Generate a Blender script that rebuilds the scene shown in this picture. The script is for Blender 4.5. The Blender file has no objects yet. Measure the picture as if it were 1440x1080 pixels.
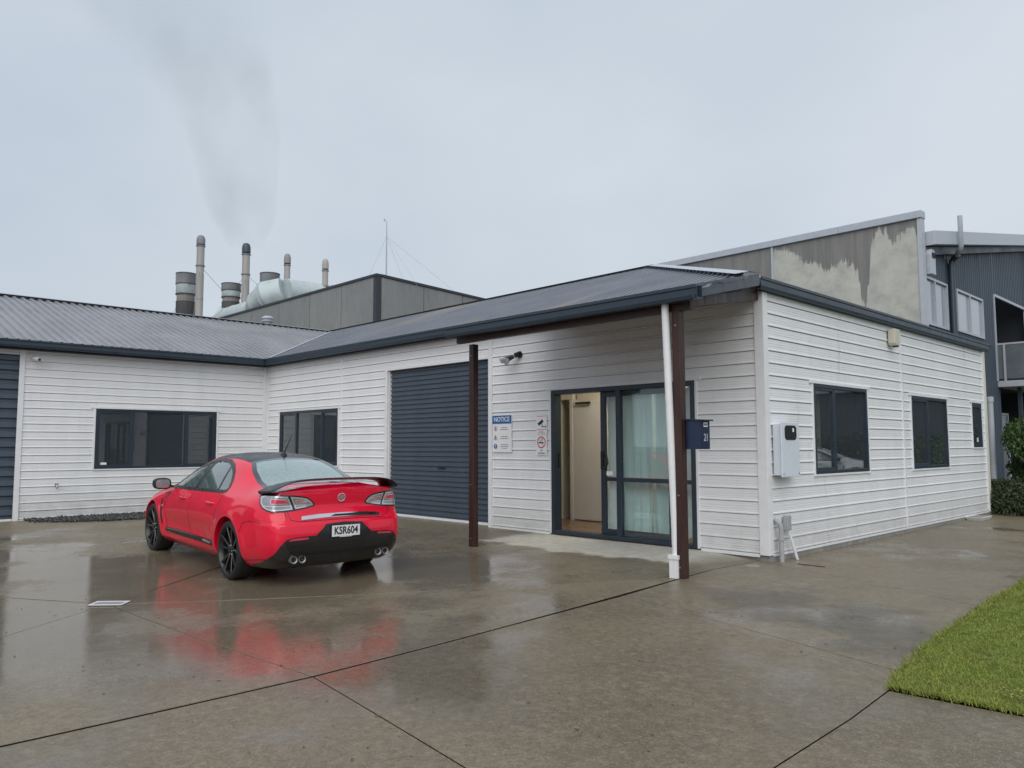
import bpy, bmesh, math, random
from mathutils import Vector, Matrix, Euler, noise
from mathutils.geometry import delaunay_2d_cdt
from mathutils.bvhtree import BVHTree
random.seed(7)
PI = math.pi
scn = bpy.context.scene
C = scn.collection

# ---------------------------------------------------------------- camera, world, sun, exposure
cam_d = bpy.data.cameras.new('camera')
cam = bpy.data.objects.new('camera', cam_d)
C.objects.link(cam)
scn.camera = cam
cam_d.sensor_fit = 'HORIZONTAL'
cam_d.sensor_width = 36.0
cam_d.lens = 36.0 * 1095.84 / 1440.0
cam_d.clip_start = 0.05
cam_d.clip_end = 3000
H_CAM = 1.41
def aim_camera(pitch, yaw, roll):
    F = Vector((-math.sin(yaw) * math.cos(pitch), math.cos(yaw) * math.cos(pitch), math.sin(pitch)))
    r = Vector((math.cos(yaw), math.sin(yaw), 0)); u = r.cross(F)
    r2 = r * math.cos(roll) + u * math.sin(roll); u2 = -r * math.sin(roll) + u * math.cos(roll)
    m = Matrix((( r2.x, u2.x, -F.x, 0), (r2.y, u2.y, -F.y, 0), (r2.z, u2.z, -F.z, 0), (0, 0, 0, 1)))
    cam.matrix_world = Matrix.Translation((0, 0, H_CAM)) @ m
aim_camera(0.0794521, 0.8021769, -0.00264565)

SUN_EL, SUN_AZ = math.radians(45), math.radians(140)      # azimuth clockwise from +Y
world = bpy.data.worlds.new('World')
scn.world = world
world.use_nodes = True
wt = world.node_tree
for n in list(wt.nodes): wt.nodes.remove(n)
wo = wt.nodes.new('ShaderNodeOutputWorld'); wb = wt.nodes.new('ShaderNodeBackground')
wb.inputs['Strength'].default_value = 0.084
sky = wt.nodes.new('ShaderNodeTexSky'); sky.sky_type = 'NISHITA'; sky.sun_disc = False
sky.sun_elevation = SUN_EL; sky.sun_rotation = SUN_AZ; sky.dust_density = 4.0; sky.air_density = 1.4
tc = wt.nodes.new('ShaderNodeTexCoord')
mp = wt.nodes.new('ShaderNodeMapping'); mp.inputs['Scale'].default_value = (1.0, 1.0, 1.9)
n1 = wt.nodes.new('ShaderNodeTexNoise'); n1.inputs['Scale'].default_value = 1.7; n1.inputs['Detail'].default_value = 5; n1.inputs['Roughness'].default_value = 0.45
cr = wt.nodes.new('ShaderNodeValToRGB')
cr.color_ramp.elements[0].position = 0.33; cr.color_ramp.elements[0].color = (4.45, 5.15, 5.95, 1)
cr.color_ramp.elements[1].position = 0.68; cr.color_ramp.elements[1].color = (5.85, 6.35, 6.95, 1)
sx = wt.nodes.new('ShaderNodeSeparateXYZ')
el = wt.nodes.new('ShaderNodeMapRange'); el.inputs['From Min'].default_value = 0.0; el.inputs['From Max'].default_value = 0.40
el.inputs['To Min'].default_value = 1.02; el.inputs['To Max'].default_value = 1.05
mul = wt.nodes.new('ShaderNodeVectorMath'); mul.operation = 'SCALE'
mx = wt.nodes.new('ShaderNodeMixRGB'); mx.inputs[0].default_value = 0.93
L = wt.links.new
L(tc.outputs['Generated'], mp.inputs[0]); L(mp.outputs[0], n1.inputs['Vector']); L(n1.outputs[0], cr.inputs[0])
L(tc.outputs['Generated'], sx.inputs[0]); L(sx.outputs[2], el.inputs[0])
L(cr.outputs[0], mul.inputs[0]); L(el.outputs[0], mul.inputs['Scale'])
L(sky.outputs[0], mx.inputs[1]); L(mul.outputs[0], mx.inputs[2])
L(mx.outputs[0], wb.inputs[0]); L(wb.outputs[0], wo.inputs[0])

sun_d = bpy.data.lights.new('sun', 'SUN'); sun_d.energy = 1.5; sun_d.angle = math.radians(70); sun_d.color = (1, 0.97, 0.93)
sun = bpy.data.objects.new('sun', sun_d); C.objects.link(sun)
sd = Vector((math.sin(SUN_AZ) * math.cos(SUN_EL), math.cos(SUN_AZ) * math.cos(SUN_EL), math.sin(SUN_EL)))
sun.rotation_euler = sd.to_track_quat('Z', 'Y').to_euler()
scn.view_settings.view_transform = 'Standard'
scn.view_settings.look = 'None'
scn.view_settings.exposure = 0.42
scn.view_settings.gamma = 1.0
scn.view_settings.use_curve_mapping = False
scn.render.engine = 'CYCLES'

# ---------------------------------------------------------------- materials
class NT:
    def __init__(s, name):
        s.m = bpy.data.materials.new(name); s.m.use_nodes = True
        s.t = s.m.node_tree; s.b = s.t.nodes['Principled BSDF']; s.o = s.t.nodes['Material Output']
    def n(s, t, **k):
        x = s.t.nodes.new(t)
        for a, v in k.items():
            if a.startswith('i_'): x.inputs[a[2:].replace('_', ' ')].default_value = v
            elif a.startswith('j'): x.inputs[int(a[1:])].default_value = v
            else: setattr(x, a, v)
        return x
    def l(s, a, b): s.t.links.new(a, b)
    def set(s, **k):
        for a, v in k.items():
            s.b.inputs[a.replace('_', ' ')].default_value = v
    def noise(s, scale, detail=4, rough=.5, coord='Object', vec=None):
        if vec is None:
            c = s.n('ShaderNodeTexCoord'); vec = c.outputs[coord]
        x = s.n('ShaderNodeTexNoise', i_Scale=scale, i_Detail=detail, i_Roughness=rough)
        s.l(vec, x.inputs['Vector']); return x.outputs[0]
    def ramp(s, src, stops):
        r = s.n('ShaderNodeValToRGB'); e = r.color_ramp.elements
        g4 = lambda c: (c, c, c, 1) if not hasattr(c, '__len__') else (*c, 1)
        e[0].position = stops[0][0]; e[0].color = g4(stops[0][1]); e[-1].position = stops[-1][0]; e[-1].color = g4(stops[-1][1])
        for p, c in stops[1:-1]: q = e.new(p); q.color = g4(c)
        s.l(src, r.inputs[0]); return r.outputs[0]
    def mix(s, f, a, b, blend='MIX'):
        x = s.n('ShaderNodeMixRGB', blend_type=blend)
        for i, v in ((0, f), (1, a), (2, b)):
            if hasattr(v, 'links'): s.l(v, x.inputs[i])
            elif i == 0: x.inputs[0].default_value = v
            else: x.inputs[i].default_value = (*v, 1) if hasattr(v, '__len__') else (v, v, v, 1)
        return x.outputs[0]
    def math(s, op, a, b=0.0):
        x = s.n('ShaderNodeMath', operation=op)
        for i, v in enumerate((a, b)):
            if hasattr(v, 'links'): s.l(v, x.inputs[i])
            else: x.inputs[i].default_value = v
        return x.outputs[0]
    def maprange(s, v, a, b, c, d):
        x = s.n('ShaderNodeMapRange'); s.l(v, x.inputs[0])
        for i, q in enumerate((a, b, c, d)): x.inputs[i + 1].default_value = q
        return x.outputs[0]
    def bump(s, h, strength, dist=0.01, nrm=None):
        x = s.n('ShaderNodeBump', i_Strength=strength, i_Distance=dist); s.l(h, x.inputs['Height'])
        if nrm: s.l(nrm, x.inputs['Normal'])
        return x.outputs[0]

def simple(name, col, rough=.5, metal=0., var=.12, scale=6., bump=0., bscale=60., coat=0., spec=.5, streak=False):
    t = NT(name)
    t.set(Roughness=rough, Metallic=metal, Coat_Weight=coat, Specular_IOR_Level=spec)
    if coat: t.set(Coat_Roughness=.05)
    vec = t.n('ShaderNodeTexCoord').outputs['Object']
    if streak:
        m = t.n('ShaderNodeMapping'); m.inputs['Scale'].default_value = (1, 1, .12); t.l(vec, m.inputs[0]); vec = m.outputs[0]
    nz = t.noise(scale, 5, .6, vec=vec)
    lo = tuple(c * (1 - var) for c in col); hi = tuple(min(1, c * (1 + var)) for c in col)
    t.l(t.ramp(nz, [(.3, lo), (.7, hi)]), t.b.inputs['Base Color'])
    t.l(t.maprange(nz, .3, .7, max(.02, rough * .8), min(1, rough * 1.25)), t.b.inputs['Roughness'])
    if bump:
        t.l(t.bump(t.noise(bscale, 3, .6), bump, .004), t.b.inputs['Normal'])
    return t.m

M = {}
M['navy'] = simple('navy_painted_steel', (.024, .038, .055), .34, var=.12)
M['navy_dark'] = simple('navy_aluminium', (.022, .034, .050), .35, var=.1)
M['shutter'] = simple('blue_grey_shutter_steel', (.062, .084, .113), .42, var=.12, scale=2.5, streak=True)
M['trim'] = simple('white_trim_steel', (.74, .75, .765), .4, var=.05)
M['white'] = simple('white_paint', (.72, .72, .73), .35, var=.04)
M['white_pvc'] = simple('white_plastic_pipe', (.74, .74, .75), .28, var=.03)
M['grey_pvc'] = simple('grey_plastic_pipe', (.36, .36, .37), .4, var=.08)
M['meter'] = simple('pale_blue_white_box_paint', (.64, .69, .76), .35, var=.04)
M['brown_wood'] = simple('dark_stained_timber', (.040, .016, .012), .45, var=.35, scale=14, bump=.3, bscale=40, streak=True)
M['black'] = simple('black_plastic', (.010, .010, .011), .35, var=.1)
M['black_gloss'] = simple('gloss_black', (.006, .006, .008), .08, var=.05, coat=1.)
M['black_satin'] = simple('satin_black', (.012, .012, .014), .28, var=.1)
M['void'] = simple('unlit_interior_dark', (.02, .02, .02), .9)
M['rubber'] = simple('tyre_rubber', (.014, .014, .015), .6, var=.2, bump=.2, bscale=90)
M['chrome'] = simple('chrome', (.78, .79, .81), .12, metal=1., var=.03)
M['steel'] = simple('dull_steel', (.35, .35, .36), .4, metal=.8, var=.1)
M['galv'] = simple('galvanised_duct', (.46, .52, .53), .6, metal=.2, var=.12, scale=1.5)
M['stack_cream'] = simple('cream_flue_pipe', (.36, .34, .325), .5, var=.12, scale=1.2, streak=True)
M['stack_grey'] = simple('weathered_grey_flue', (.20, .21, .22), .5, var=.3, scale=1.6, streak=True)
M['stack_sooty'] = simple('sooty_flue', (.075, .073, .075), .7, var=.4, scale=2., streak=True)
M['stack_tan'] = simple('tan_flue_band', (.27, .25, .235), .6, var=.25, scale=2., streak=True)
M['cap'] = simple('pale_zinc_capping', (.42, .45, .50), .38, var=.06)
M['cream_wall'] = simple('cream_interior_paint', (.66, .62, .48), .7, var=.05)
M['door_white'] = simple('white_door_paint', (.60, .57, .53), .55, var=.03)
M['floor_in'] = simple('brown_vinyl_floor', (.20, .12, .07), .3, var=.2, scale=3)
M['joint'] = simple('joint_grime', (.022, .020, .018), .95, spec=.0)
M['backing'] = simple('shadow_gap_backing', (.10, .10, .11), .7)  # coloured dark so gaps between the boards read as shadow lines
M['fabric'] = None
M['concrete_pad'] = simple('plinth_concrete', (.24, .235, .22), .6, var=.25, scale=8, bump=.4)
M['sign_white'] = simple('sign_white', (.80, .80, .81), .35, var=.02)
M['sign_blue'] = simple('sign_blue', (.02, .12, .33), .35, var=.03)
M['sign_red'] = simple('sign_red', (.55, .02, .08), .35, var=.03)
M['ink'] = simple('sign_ink', (.02, .02, .025), .5, var=.03)
M['ink_grey'] = simple('sign_small_print', (.25, .25, .28), .5, var=.03)
M['pink'] = simple('sign_small_red_print', (.50, .12, .20), .5, var=.03)
M['cream_plastic'] = simple('cream_plastic', (.52, .50, .42), .4, var=.04)
M['letterbox'] = simple('navy_letterbox_paint', (.012, .024, .065), .3, var=.08)
M['silver_print'] = simple('silver_numerals', (.55, .56, .58), .4, var=.03)
M['dark_seat'] = simple('dark_car_trim', (.03, .03, .032), .7)

def t_cladding():
    t = NT('off_white_ribbed_cladding')
    t.set(Roughness=.36)
    vec = t.n('ShaderNodeTexCoord').outputs['Object']
    geo = t.n('ShaderNodeNewGeometry').outputs['Position']
    m = t.n('ShaderNodeMapping'); m.inputs['Scale'].default_value = (1.2, 1.2, .25); t.l(geo, m.inputs[0])
    nz = t.noise(1.6, 6, .65, vec=m.outputs[0])
    c = t.ramp(nz, [(.28, (.71, .718, .735)), (.5, (.765, .772, .787)), (.75, (.79, .796, .806))])
    sm = t.noise(38, 3, .5, vec=geo)
    c = t.mix(t.ramp(sm, [(.66, 0.), (.82, .12)]), c, (.46, .45, .44))
    m3 = t.n('ShaderNodeMapping'); m3.inputs['Scale'].default_value = (9, 9, .35); t.l(geo, m3.inputs[0])
    c = t.mix(t.ramp(t.noise(1.0, 4, .6, vec=m3.outputs[0]), [(.60, 0.), (.78, .13)]), c, (.46, .46, .43))
    # splash dirt low down on the wall
    z = t.n('ShaderNodeSeparateXYZ'); t.l(geo, z.inputs[0])
    low = t.maprange(z.outputs[2], 0.02, .55, .75, 0.)
    low = t.math('MULTIPLY', low, t.noise(5, 4, .6, vec=geo))
    c = t.mix(low, c, (.33, .32, .28))
    t.l(c, t.b.inputs['Base Color'])
    t.l(t.maprange(nz, .3, .7, .26, .5), t.b.inputs['Roughness'])
    return t.m
M['clad'] = t_cladding()

def t_roof(name, base, streaks):
    t = NT(name)
    geo = t.n('ShaderNodeNewGeometry').outputs['Position']
    nz = t.noise(.9, 5, .6, vec=geo)
    c = t.ramp(nz, [(.3, tuple(x * .8 for x in base)), (.7, tuple(x * 1.2 for x in base))])
    if streaks:
        m = t.n('ShaderNodeMapping'); m.inputs['Scale'].default_value = (1.2, .10, .1); m.inputs['Rotation'].default_value = (0, 0, math.radians(38)); t.l(geo, m.inputs[0])
        s2 = t.noise(1.0, 3, .5, vec=m.outputs[0])
        c = t.mix(t.ramp(s2, [(.56, 0.), (.70, .55)]), c, (.30, .25, .20))
    dr = t.noise(70, 2, .5, vec=geo)
    c = t.mix(t.ramp(dr, [(.60, 0.), (.7, .30)]), c, tuple(x * 1.7 for x in base))
    t.l(c, t.b.inputs['Base Color'])
    t.l(t.maprange(dr, .3, .7, .22, .45), t.b.inputs['Roughness'])
    return t.m
M['roof'] = t_roof('wet_grey_roof_steel', (.135, .150, .178), True)
M['roof_a'] = t_roof('wet_grey_roof_steel_sky_sheen', (.225, .23, .25), False)  # lighter base colour on this slope stands in for its sky reflection

def t_concrete():
    t = NT('wet_concrete')
    geo = t.n('ShaderNodeNewGeometry').outputs['Position']
    big = t.noise(.38, 4, .55, vec=geo)
    mid = t.noise(1.7, 5, .6, vec=geo)
    fine = t.noise(60, 3, .75, vec=geo)
    grain = t.noise(170, 2, .6, vec=geo)
    c = t.ramp(mid, [(.28, (.115, .085, .048)), (.5, (.178, .137, .083)), (.72, (.240, .192, .125))])
    c2 = t.ramp(big, [(.42, (.070, .058, .041)), (.55, (.200, .166, .114))])
    c = t.mix(.5, c, c2)
    oi = t.n('ShaderNodeObjectInfo').outputs['Random']
    c = t.mix(.42, c, t.ramp(oi, [(0., (.115, .094, .064)), (1., (.19, .158, .11))]))
    med = t.noise(17, 4, .65, vec=geo)
    c = t.mix(t.ramp(med, [(.50, 0.), (.72, .34)]), c, (.34, .295, .215))
    c = t.mix(t.ramp(med, [(.30, .42), (.48, 0.)]), c, (.075, .062, .044))
    c = t.mix(t.ramp(fine, [(.50, 0.), (.74, .44)]), c, (.36, .325, .25))
    c = t.mix(t.ramp(fine, [(.28, .45), (.46, 0.)]), c, (.070, .062, .050))
    c = t.mix(t.ramp(grain, [(.60, 0.), (.70, .50)]), c, (.45, .42, .35))
    gs = t.n('ShaderNodeSeparateXYZ'); t.l(geo, gs.inputs[0])
    wob = t.maprange(t.noise(1.3, 5, .62, vec=geo), .3, .7, -.55, .55)
    ax1 = t.math('ADD', gs.outputs[1], t.math('MULTIPLY', gs.outputs[0], .30))      # damp swath by the post
    sw = t.math('ABSOLUTE', t.math('ADD', t.math('SUBTRACT', ax1, 5.62), wob))
    sw = t.math('MULTIPLY', t.maprange(sw, .25, .75, 1., 0.), t.maprange(gs.outputs[0], -4.9, -4.0, 0., 1.))
    c = t.mix(t.math('MULTIPLY', sw, .55), c, (.060, .058, .054))
    # puddles: large soft film of water, in the yard round the drain most
    sep = t.n('ShaderNodeSeparateXYZ'); t.l(geo, sep.inputs[0])
    dx = t.math('ADD', sep.outputs[0], 8.9); dy = t.math('ADD', sep.outputs[1], -3.0)
    r = t.math('SQRT', t.math('ADD', t.math('MULTIPLY', dx, dx), t.math('MULTIPLY', dy, dy)))
    near = t.maprange(r, 1.5, 6.5, .20, -.03)
    pn = t.noise(.55, 5, .62, vec=geo)
    p = t.math('ADD', pn, near)
    puddle = t.maprange(p, .49, .64, 0., 1.)
    # dry strip sheltered by the porch
    ydry = t.math('ADD', sep.outputs[1], t.math('MULTIPLY', t.noise(1.4, 4, .6, vec=geo), 1.1))
    d1 = t.maprange(ydry, 8.62, 8.78, 0., 1.)
    xn = t.math('ADD', sep.outputs[0], t.math('MULTIPLY', t.noise(2.2, 3, .5, vec=geo), .5))
    d2 = t.math('MULTIPLY', t.maprange(xn, -9.0, -8.75, 0., 1.), t.maprange(xn, -5.45, -5.0, 1., 0.))
    dry = t.math('MULTIPLY', d1, d2)
    dry = t.math('MULTIPLY', dry, t.maprange(sep.outputs[1], 9.6, 9.9, 1., 0.))
    c = t.mix(t.math('MULTIPLY', puddle, .40), c, (.115, .100, .076))
    c = t.mix(dry, c, t.ramp(t.noise(7, 5, .7, vec=geo), [(.3, (.38, .36, .31)), (.7, (.52, .50, .445))]))
    t.l(c, t.b.inputs['Base Color'])
    rg = t.mix(puddle, t.ramp(mid, [(.3, .36), (.7, .52)]), t.ramp(pn, [(.4, .16), (.62, .06)]))
    rg = t.mix(dry, rg, .8)
    t.l(rg, t.b.inputs['Roughness'])
    bs = t.math('SUBTRACT', 1.0, t.math('MULTIPLY', puddle, .86))
    b = t.n('ShaderNodeBump', i_Distance=.004); t.l(fine, b.inputs['Height']); t.l(t.math('MULTIPLY', bs, .55), b.inputs['Strength'])
    b2 = t.bump(t.noise(3.5, 3, .5, vec=geo), .12, .01, b.outputs[0])
    t.l(b2, t.b.inputs['Normal'])
    t.l(t.maprange(puddle, 0, 1, .26, .44), t.b.inputs['Specular IOR Level'])
    return t.m
M['concrete'] = t_concrete()

def t_factory():
    t = NT('grey_tilt_slab_concrete')
    geo = t.n('ShaderNodeNewGeometry').outputs['Position']
    m = t.n('ShaderNodeMapping'); m.inputs['Scale'].default_value = (1, 1, .35); t.l(geo, m.inputs[0])
    a = t.noise(.5, 6, .65, vec=m.outputs[0]); b = t.noise(3, 4, .6, vec=m.outputs[0])
    oi = t.n('ShaderNodeObjectInfo').outputs['Random']
    c = t.mix(.4, t.ramp(a, [(.3, (.18, .19, .19)), (.7, (.28, .285, .28))]), t.ramp(oi, [(0, (.19, .20, .20)), (1, (.27, .275, .27))]))
    c = t.mix(t.ramp(b, [(.35, .3), (.55, 0.)]), c, (.16, .165, .165))
    t.l(c, t.b.inputs['Base Color']); t.set(Roughness=.8); return t.m
M['factory'] = t_factory()

def t_stained():
    # pale concrete, water stains running down from the capping; boundary height follows x
    t = NT('rain_stained_concrete')
    geo = t.n('ShaderNodeNewGeometry').outputs['Position']
    s = t.n('ShaderNodeSeparateXYZ'); t.l(geo, s.inputs[0])
    X0, X1, Z0, Z1 = -10.9, -6.4, 4.4, 7.2
    pts = [(-10.66, 6.15), (-10.35, 5.75), (-10.24, 6.86), (-9.77, 6.72), (-9.41, 6.32), (-9.0, 6.2), (-8.77, 5.98), (-8.62, 6.10), (-8.2, 6.12), (-8.06, 6.05), (-8.02, 5.75),
           (-7.95, 5.8), (-7.86, 4.95), (-7.78, 4.9), (-7.69, 5.6), (-7.58, 6.6), (-7.37, 6.84), (-7.19, 6.66), (-7.1, 6.33), (-7.01, 6.42), (-6.88, 6.62), (-6.56, 6.60)]
    fx = t.maprange(s.outputs[0], X0, X1, 0, 1)
    bnd = t.ramp(fx, [((x - X0) / (X1 - X0), (z - Z0) / (Z1 - Z0)) for x, z in pts])
    bz = t.maprange(bnd, 0, 1, Z0, Z1)
    mv = t.n('ShaderNodeMapping'); mv.inputs['Scale'].default_value = (9, 1, .7); t.l(geo, mv.inputs[0])
    drip = t.maprange(t.noise(1.6, 4, .7, vec=mv.outputs[0]), .3, .7, -.22, .22)
    edge = t.maprange(t.noise(4, 4, .6, vec=geo), .3, .7, -.1, .1)
    bz = t.math('ADD', t.math('ADD', bz, drip), edge)
    wet = t.maprange(t.math('SUBTRACT', s.outputs[2], bz), -.03, .05, 0, 1)
    far = t.maprange(s.outputs[0], -10.9, -10.6, 1, 0)
    wet = t.math('MAXIMUM', wet, far)
    a = t.noise(2.3, 6, .65, vec=geo); b = t.noise(.8, 4, .6, vec=mv.outputs[0])
    light = t.ramp(a, [(.3, (.33, .335, .305)), (.5, (.45, .445, .40)), (.75, (.53, .52, .465))])
    dark = t.ramp(b, [(.3, (.15, .145, .135)), (.7, (.23, .222, .208))])
    t.l(t.mix(wet, light, dark), t.b.inputs['Base Color'])
    t.l(t.mix(wet, .85, .45), t.b.inputs['Roughness'])
    return t.m
M['stained'] = t_stained()

def t_glass(name, tint, refl=1.0, body=None, bodyf=0., rough=0.0):
    t = NT(name); t.t.nodes.remove(t.b)
    tr = t.n('ShaderNodeBsdfTransparent'); tr.inputs[0].default_value = (*tint, 1)
    gl = t.n('ShaderNodeBsdfGlossy'); gl.inputs['Roughness'].default_value = rough
    fr = t.n('ShaderNodeFresnel'); bf = t.n('ShaderNodeNewGeometry').outputs['Backfacing']; t.l(t.maprange(bf, 0, 1, 1.62, 1 / 1.62), fr.inputs[0])
    ms = t.n('ShaderNodeMixShader')
    t.l(t.math('MINIMUM', t.math('MULTIPLY', fr.outputs[0], refl), 1.0), ms.inputs[0])
    t.l(tr.outputs[0], ms.inputs[1]); t.l(gl.outputs[0], ms.inputs[2])
    out = ms.outputs[0]
    if body:
        df = t.n('ShaderNodeBsdfPrincipled'); df.inputs['Base Color'].default_value = (*body, 1); df.inputs['Roughness'].default_value = .35
        m2 = t.n('ShaderNodeMixShader')
        nz = t.noise(25, 4, .7)
        t.l(t.maprange(nz, .3, .7, bodyf * .75, bodyf * 1.2), m2.inputs[0]); t.l(out, m2.inputs[1]); t.l(df.outputs[0], m2.inputs[2]); out = m2.outputs[0]
    t.l(out, t.o.inputs[0]); return t.m
M['glass'] = t_glass('window_glass', (.70, .75, .76), 1.6, (.14, .17, .20), .15)
M['door_glass'] = t_glass('green_tinted_glass', (.945, .985, .978), 1.0)
M['pale_glass'] = t_glass('pale_reflective_glass', (.5, .55, .6), 3.0, (.45, .49, .56), .55)
M['car_glass'] = t_glass('car_side_glass', (.42, .55, .54), 2.6, (.20, .31, .30), .25, .02)
M['car_glass_wet'] = t_glass('wet_rear_glass', (.45, .55, .55), 3.0, (.36, .50, .50), .55, .06)
M['lens_clear'] = t_glass('clear_lamp_lens', (.8, .8, .8), 1.6, (.42, .42, .44), .55, .03)

def t_paint():
    t = NT('red_car_paint')
    t.set(Base_Color=(.72, .002, .034, 1), Roughness=.4, Coat_Weight=.9, Coat_Roughness=.03, Metallic=0., Specular_IOR_Level=.2)
    geo = t.n('ShaderNodeTexCoord').outputs['Object']
    v = t.n('ShaderNodeTexVoronoi', i_Scale=95.); t.l(geo, v.inputs['Vector'])
    d = t.ramp(v.outputs['Distance'], [(.0, 1.), (.22, .0)])
    nz = t.noise(30, 2, .5)
    dd = t.math('MULTIPLY', d, t.ramp(nz, [(.5, 0.), (.62, 1.)]))
    t.l(t.bump(dd, .35, .002), t.b.inputs['Coat Normal'])
    t.l(t.ramp(t.noise(3, 3, .5), [(.3, (.68, .002, .030)), (.7, (.78, .002, .038))]), t.b.inputs['Base Color'])
    return t.m
M['paint'] = t_paint()
M['lamp_red'] = simple('red_lamp_lens', (.62, .03, .075), .12, var=.15, coat=1.)
M['lamp_smoke'] = simple('smoky_lamp_housing', (.30, .28, .30), .2, var=.3, coat=1., metal=.4)
M['lamp_silver'] = simple('silver_lamp_bezel', (.62, .62, .64), .2, var=.1, coat=1., metal=.6)

def t_curtain():
    t = NT('pale_mint_curtain')
    t.set(Base_Color=(.86, .89, .885, 1), Roughness=.85, Subsurface_Weight=0.)
    t.l(t.bump(t.noise(300, 2, .5), .2, .001), t.b.inputs['Normal'])
    return t.m
M['fabric'] = t_curtain()

def t_leaf(name, a, b, patchy=0.):
    t = NT(name)
    oi = t.n('ShaderNodeNewGeometry')
    c = t.ramp(oi.outputs['Random Per Island'], [(0., a), (1., b)])
    if patchy:
        nz = t.noise(2.2, 4, .6, vec=oi.outputs['Position'])
        c = t.mix(t.ramp(nz, [(.42, 0.), (.66, patchy)]), c, (.24, .21, .08))
        c = t.mix(t.ramp(nz, [(.30, patchy), (.46, 0.)]), c, (.05, .10, .02))
    t.l(c, t.b.inputs['Base Color'])
    t.set(Roughness=.55, Specular_IOR_Level=.3); return t.m
M['grass'] = t_leaf('grass_blades', (.15, .205, .026), (.34, .375, .085), .5)
M['leaf'] = t_leaf('shrub_leaves', (.030, .065, .020), (.085, .135, .045))
M['leaf_dark'] = t_leaf('dark_hedge_leaves', (.026, .040, .020), (.060, .075, .032))
M['soil'] = simple('damp_soil', (.10, .13, .03), 1., var=.4, scale=9, bump=.5, spec=0.)
M['gravel'] = t_leaf('wet_dark_gravel', (.028, .028, .030), (.11, .11, .115))
M['asphalt'] = simple('distant_ground', (.07, .07, .065), .8, var=.2, scale=.5)
M['clad_blue'] = simple('slate_blue_corrugate', (.042, .060, .084), .42, var=.12, scale=1.2, streak=True)
M['dark_recess'] = simple('dark_recess_wall', (.035, .04, .05), .6)  # dark colour; on inner walls it stands in for missing light
M['barrier'] = simple('frosted_balustrade_glass', (.13, .15, .165), .12, var=.2, scale=2)

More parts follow.
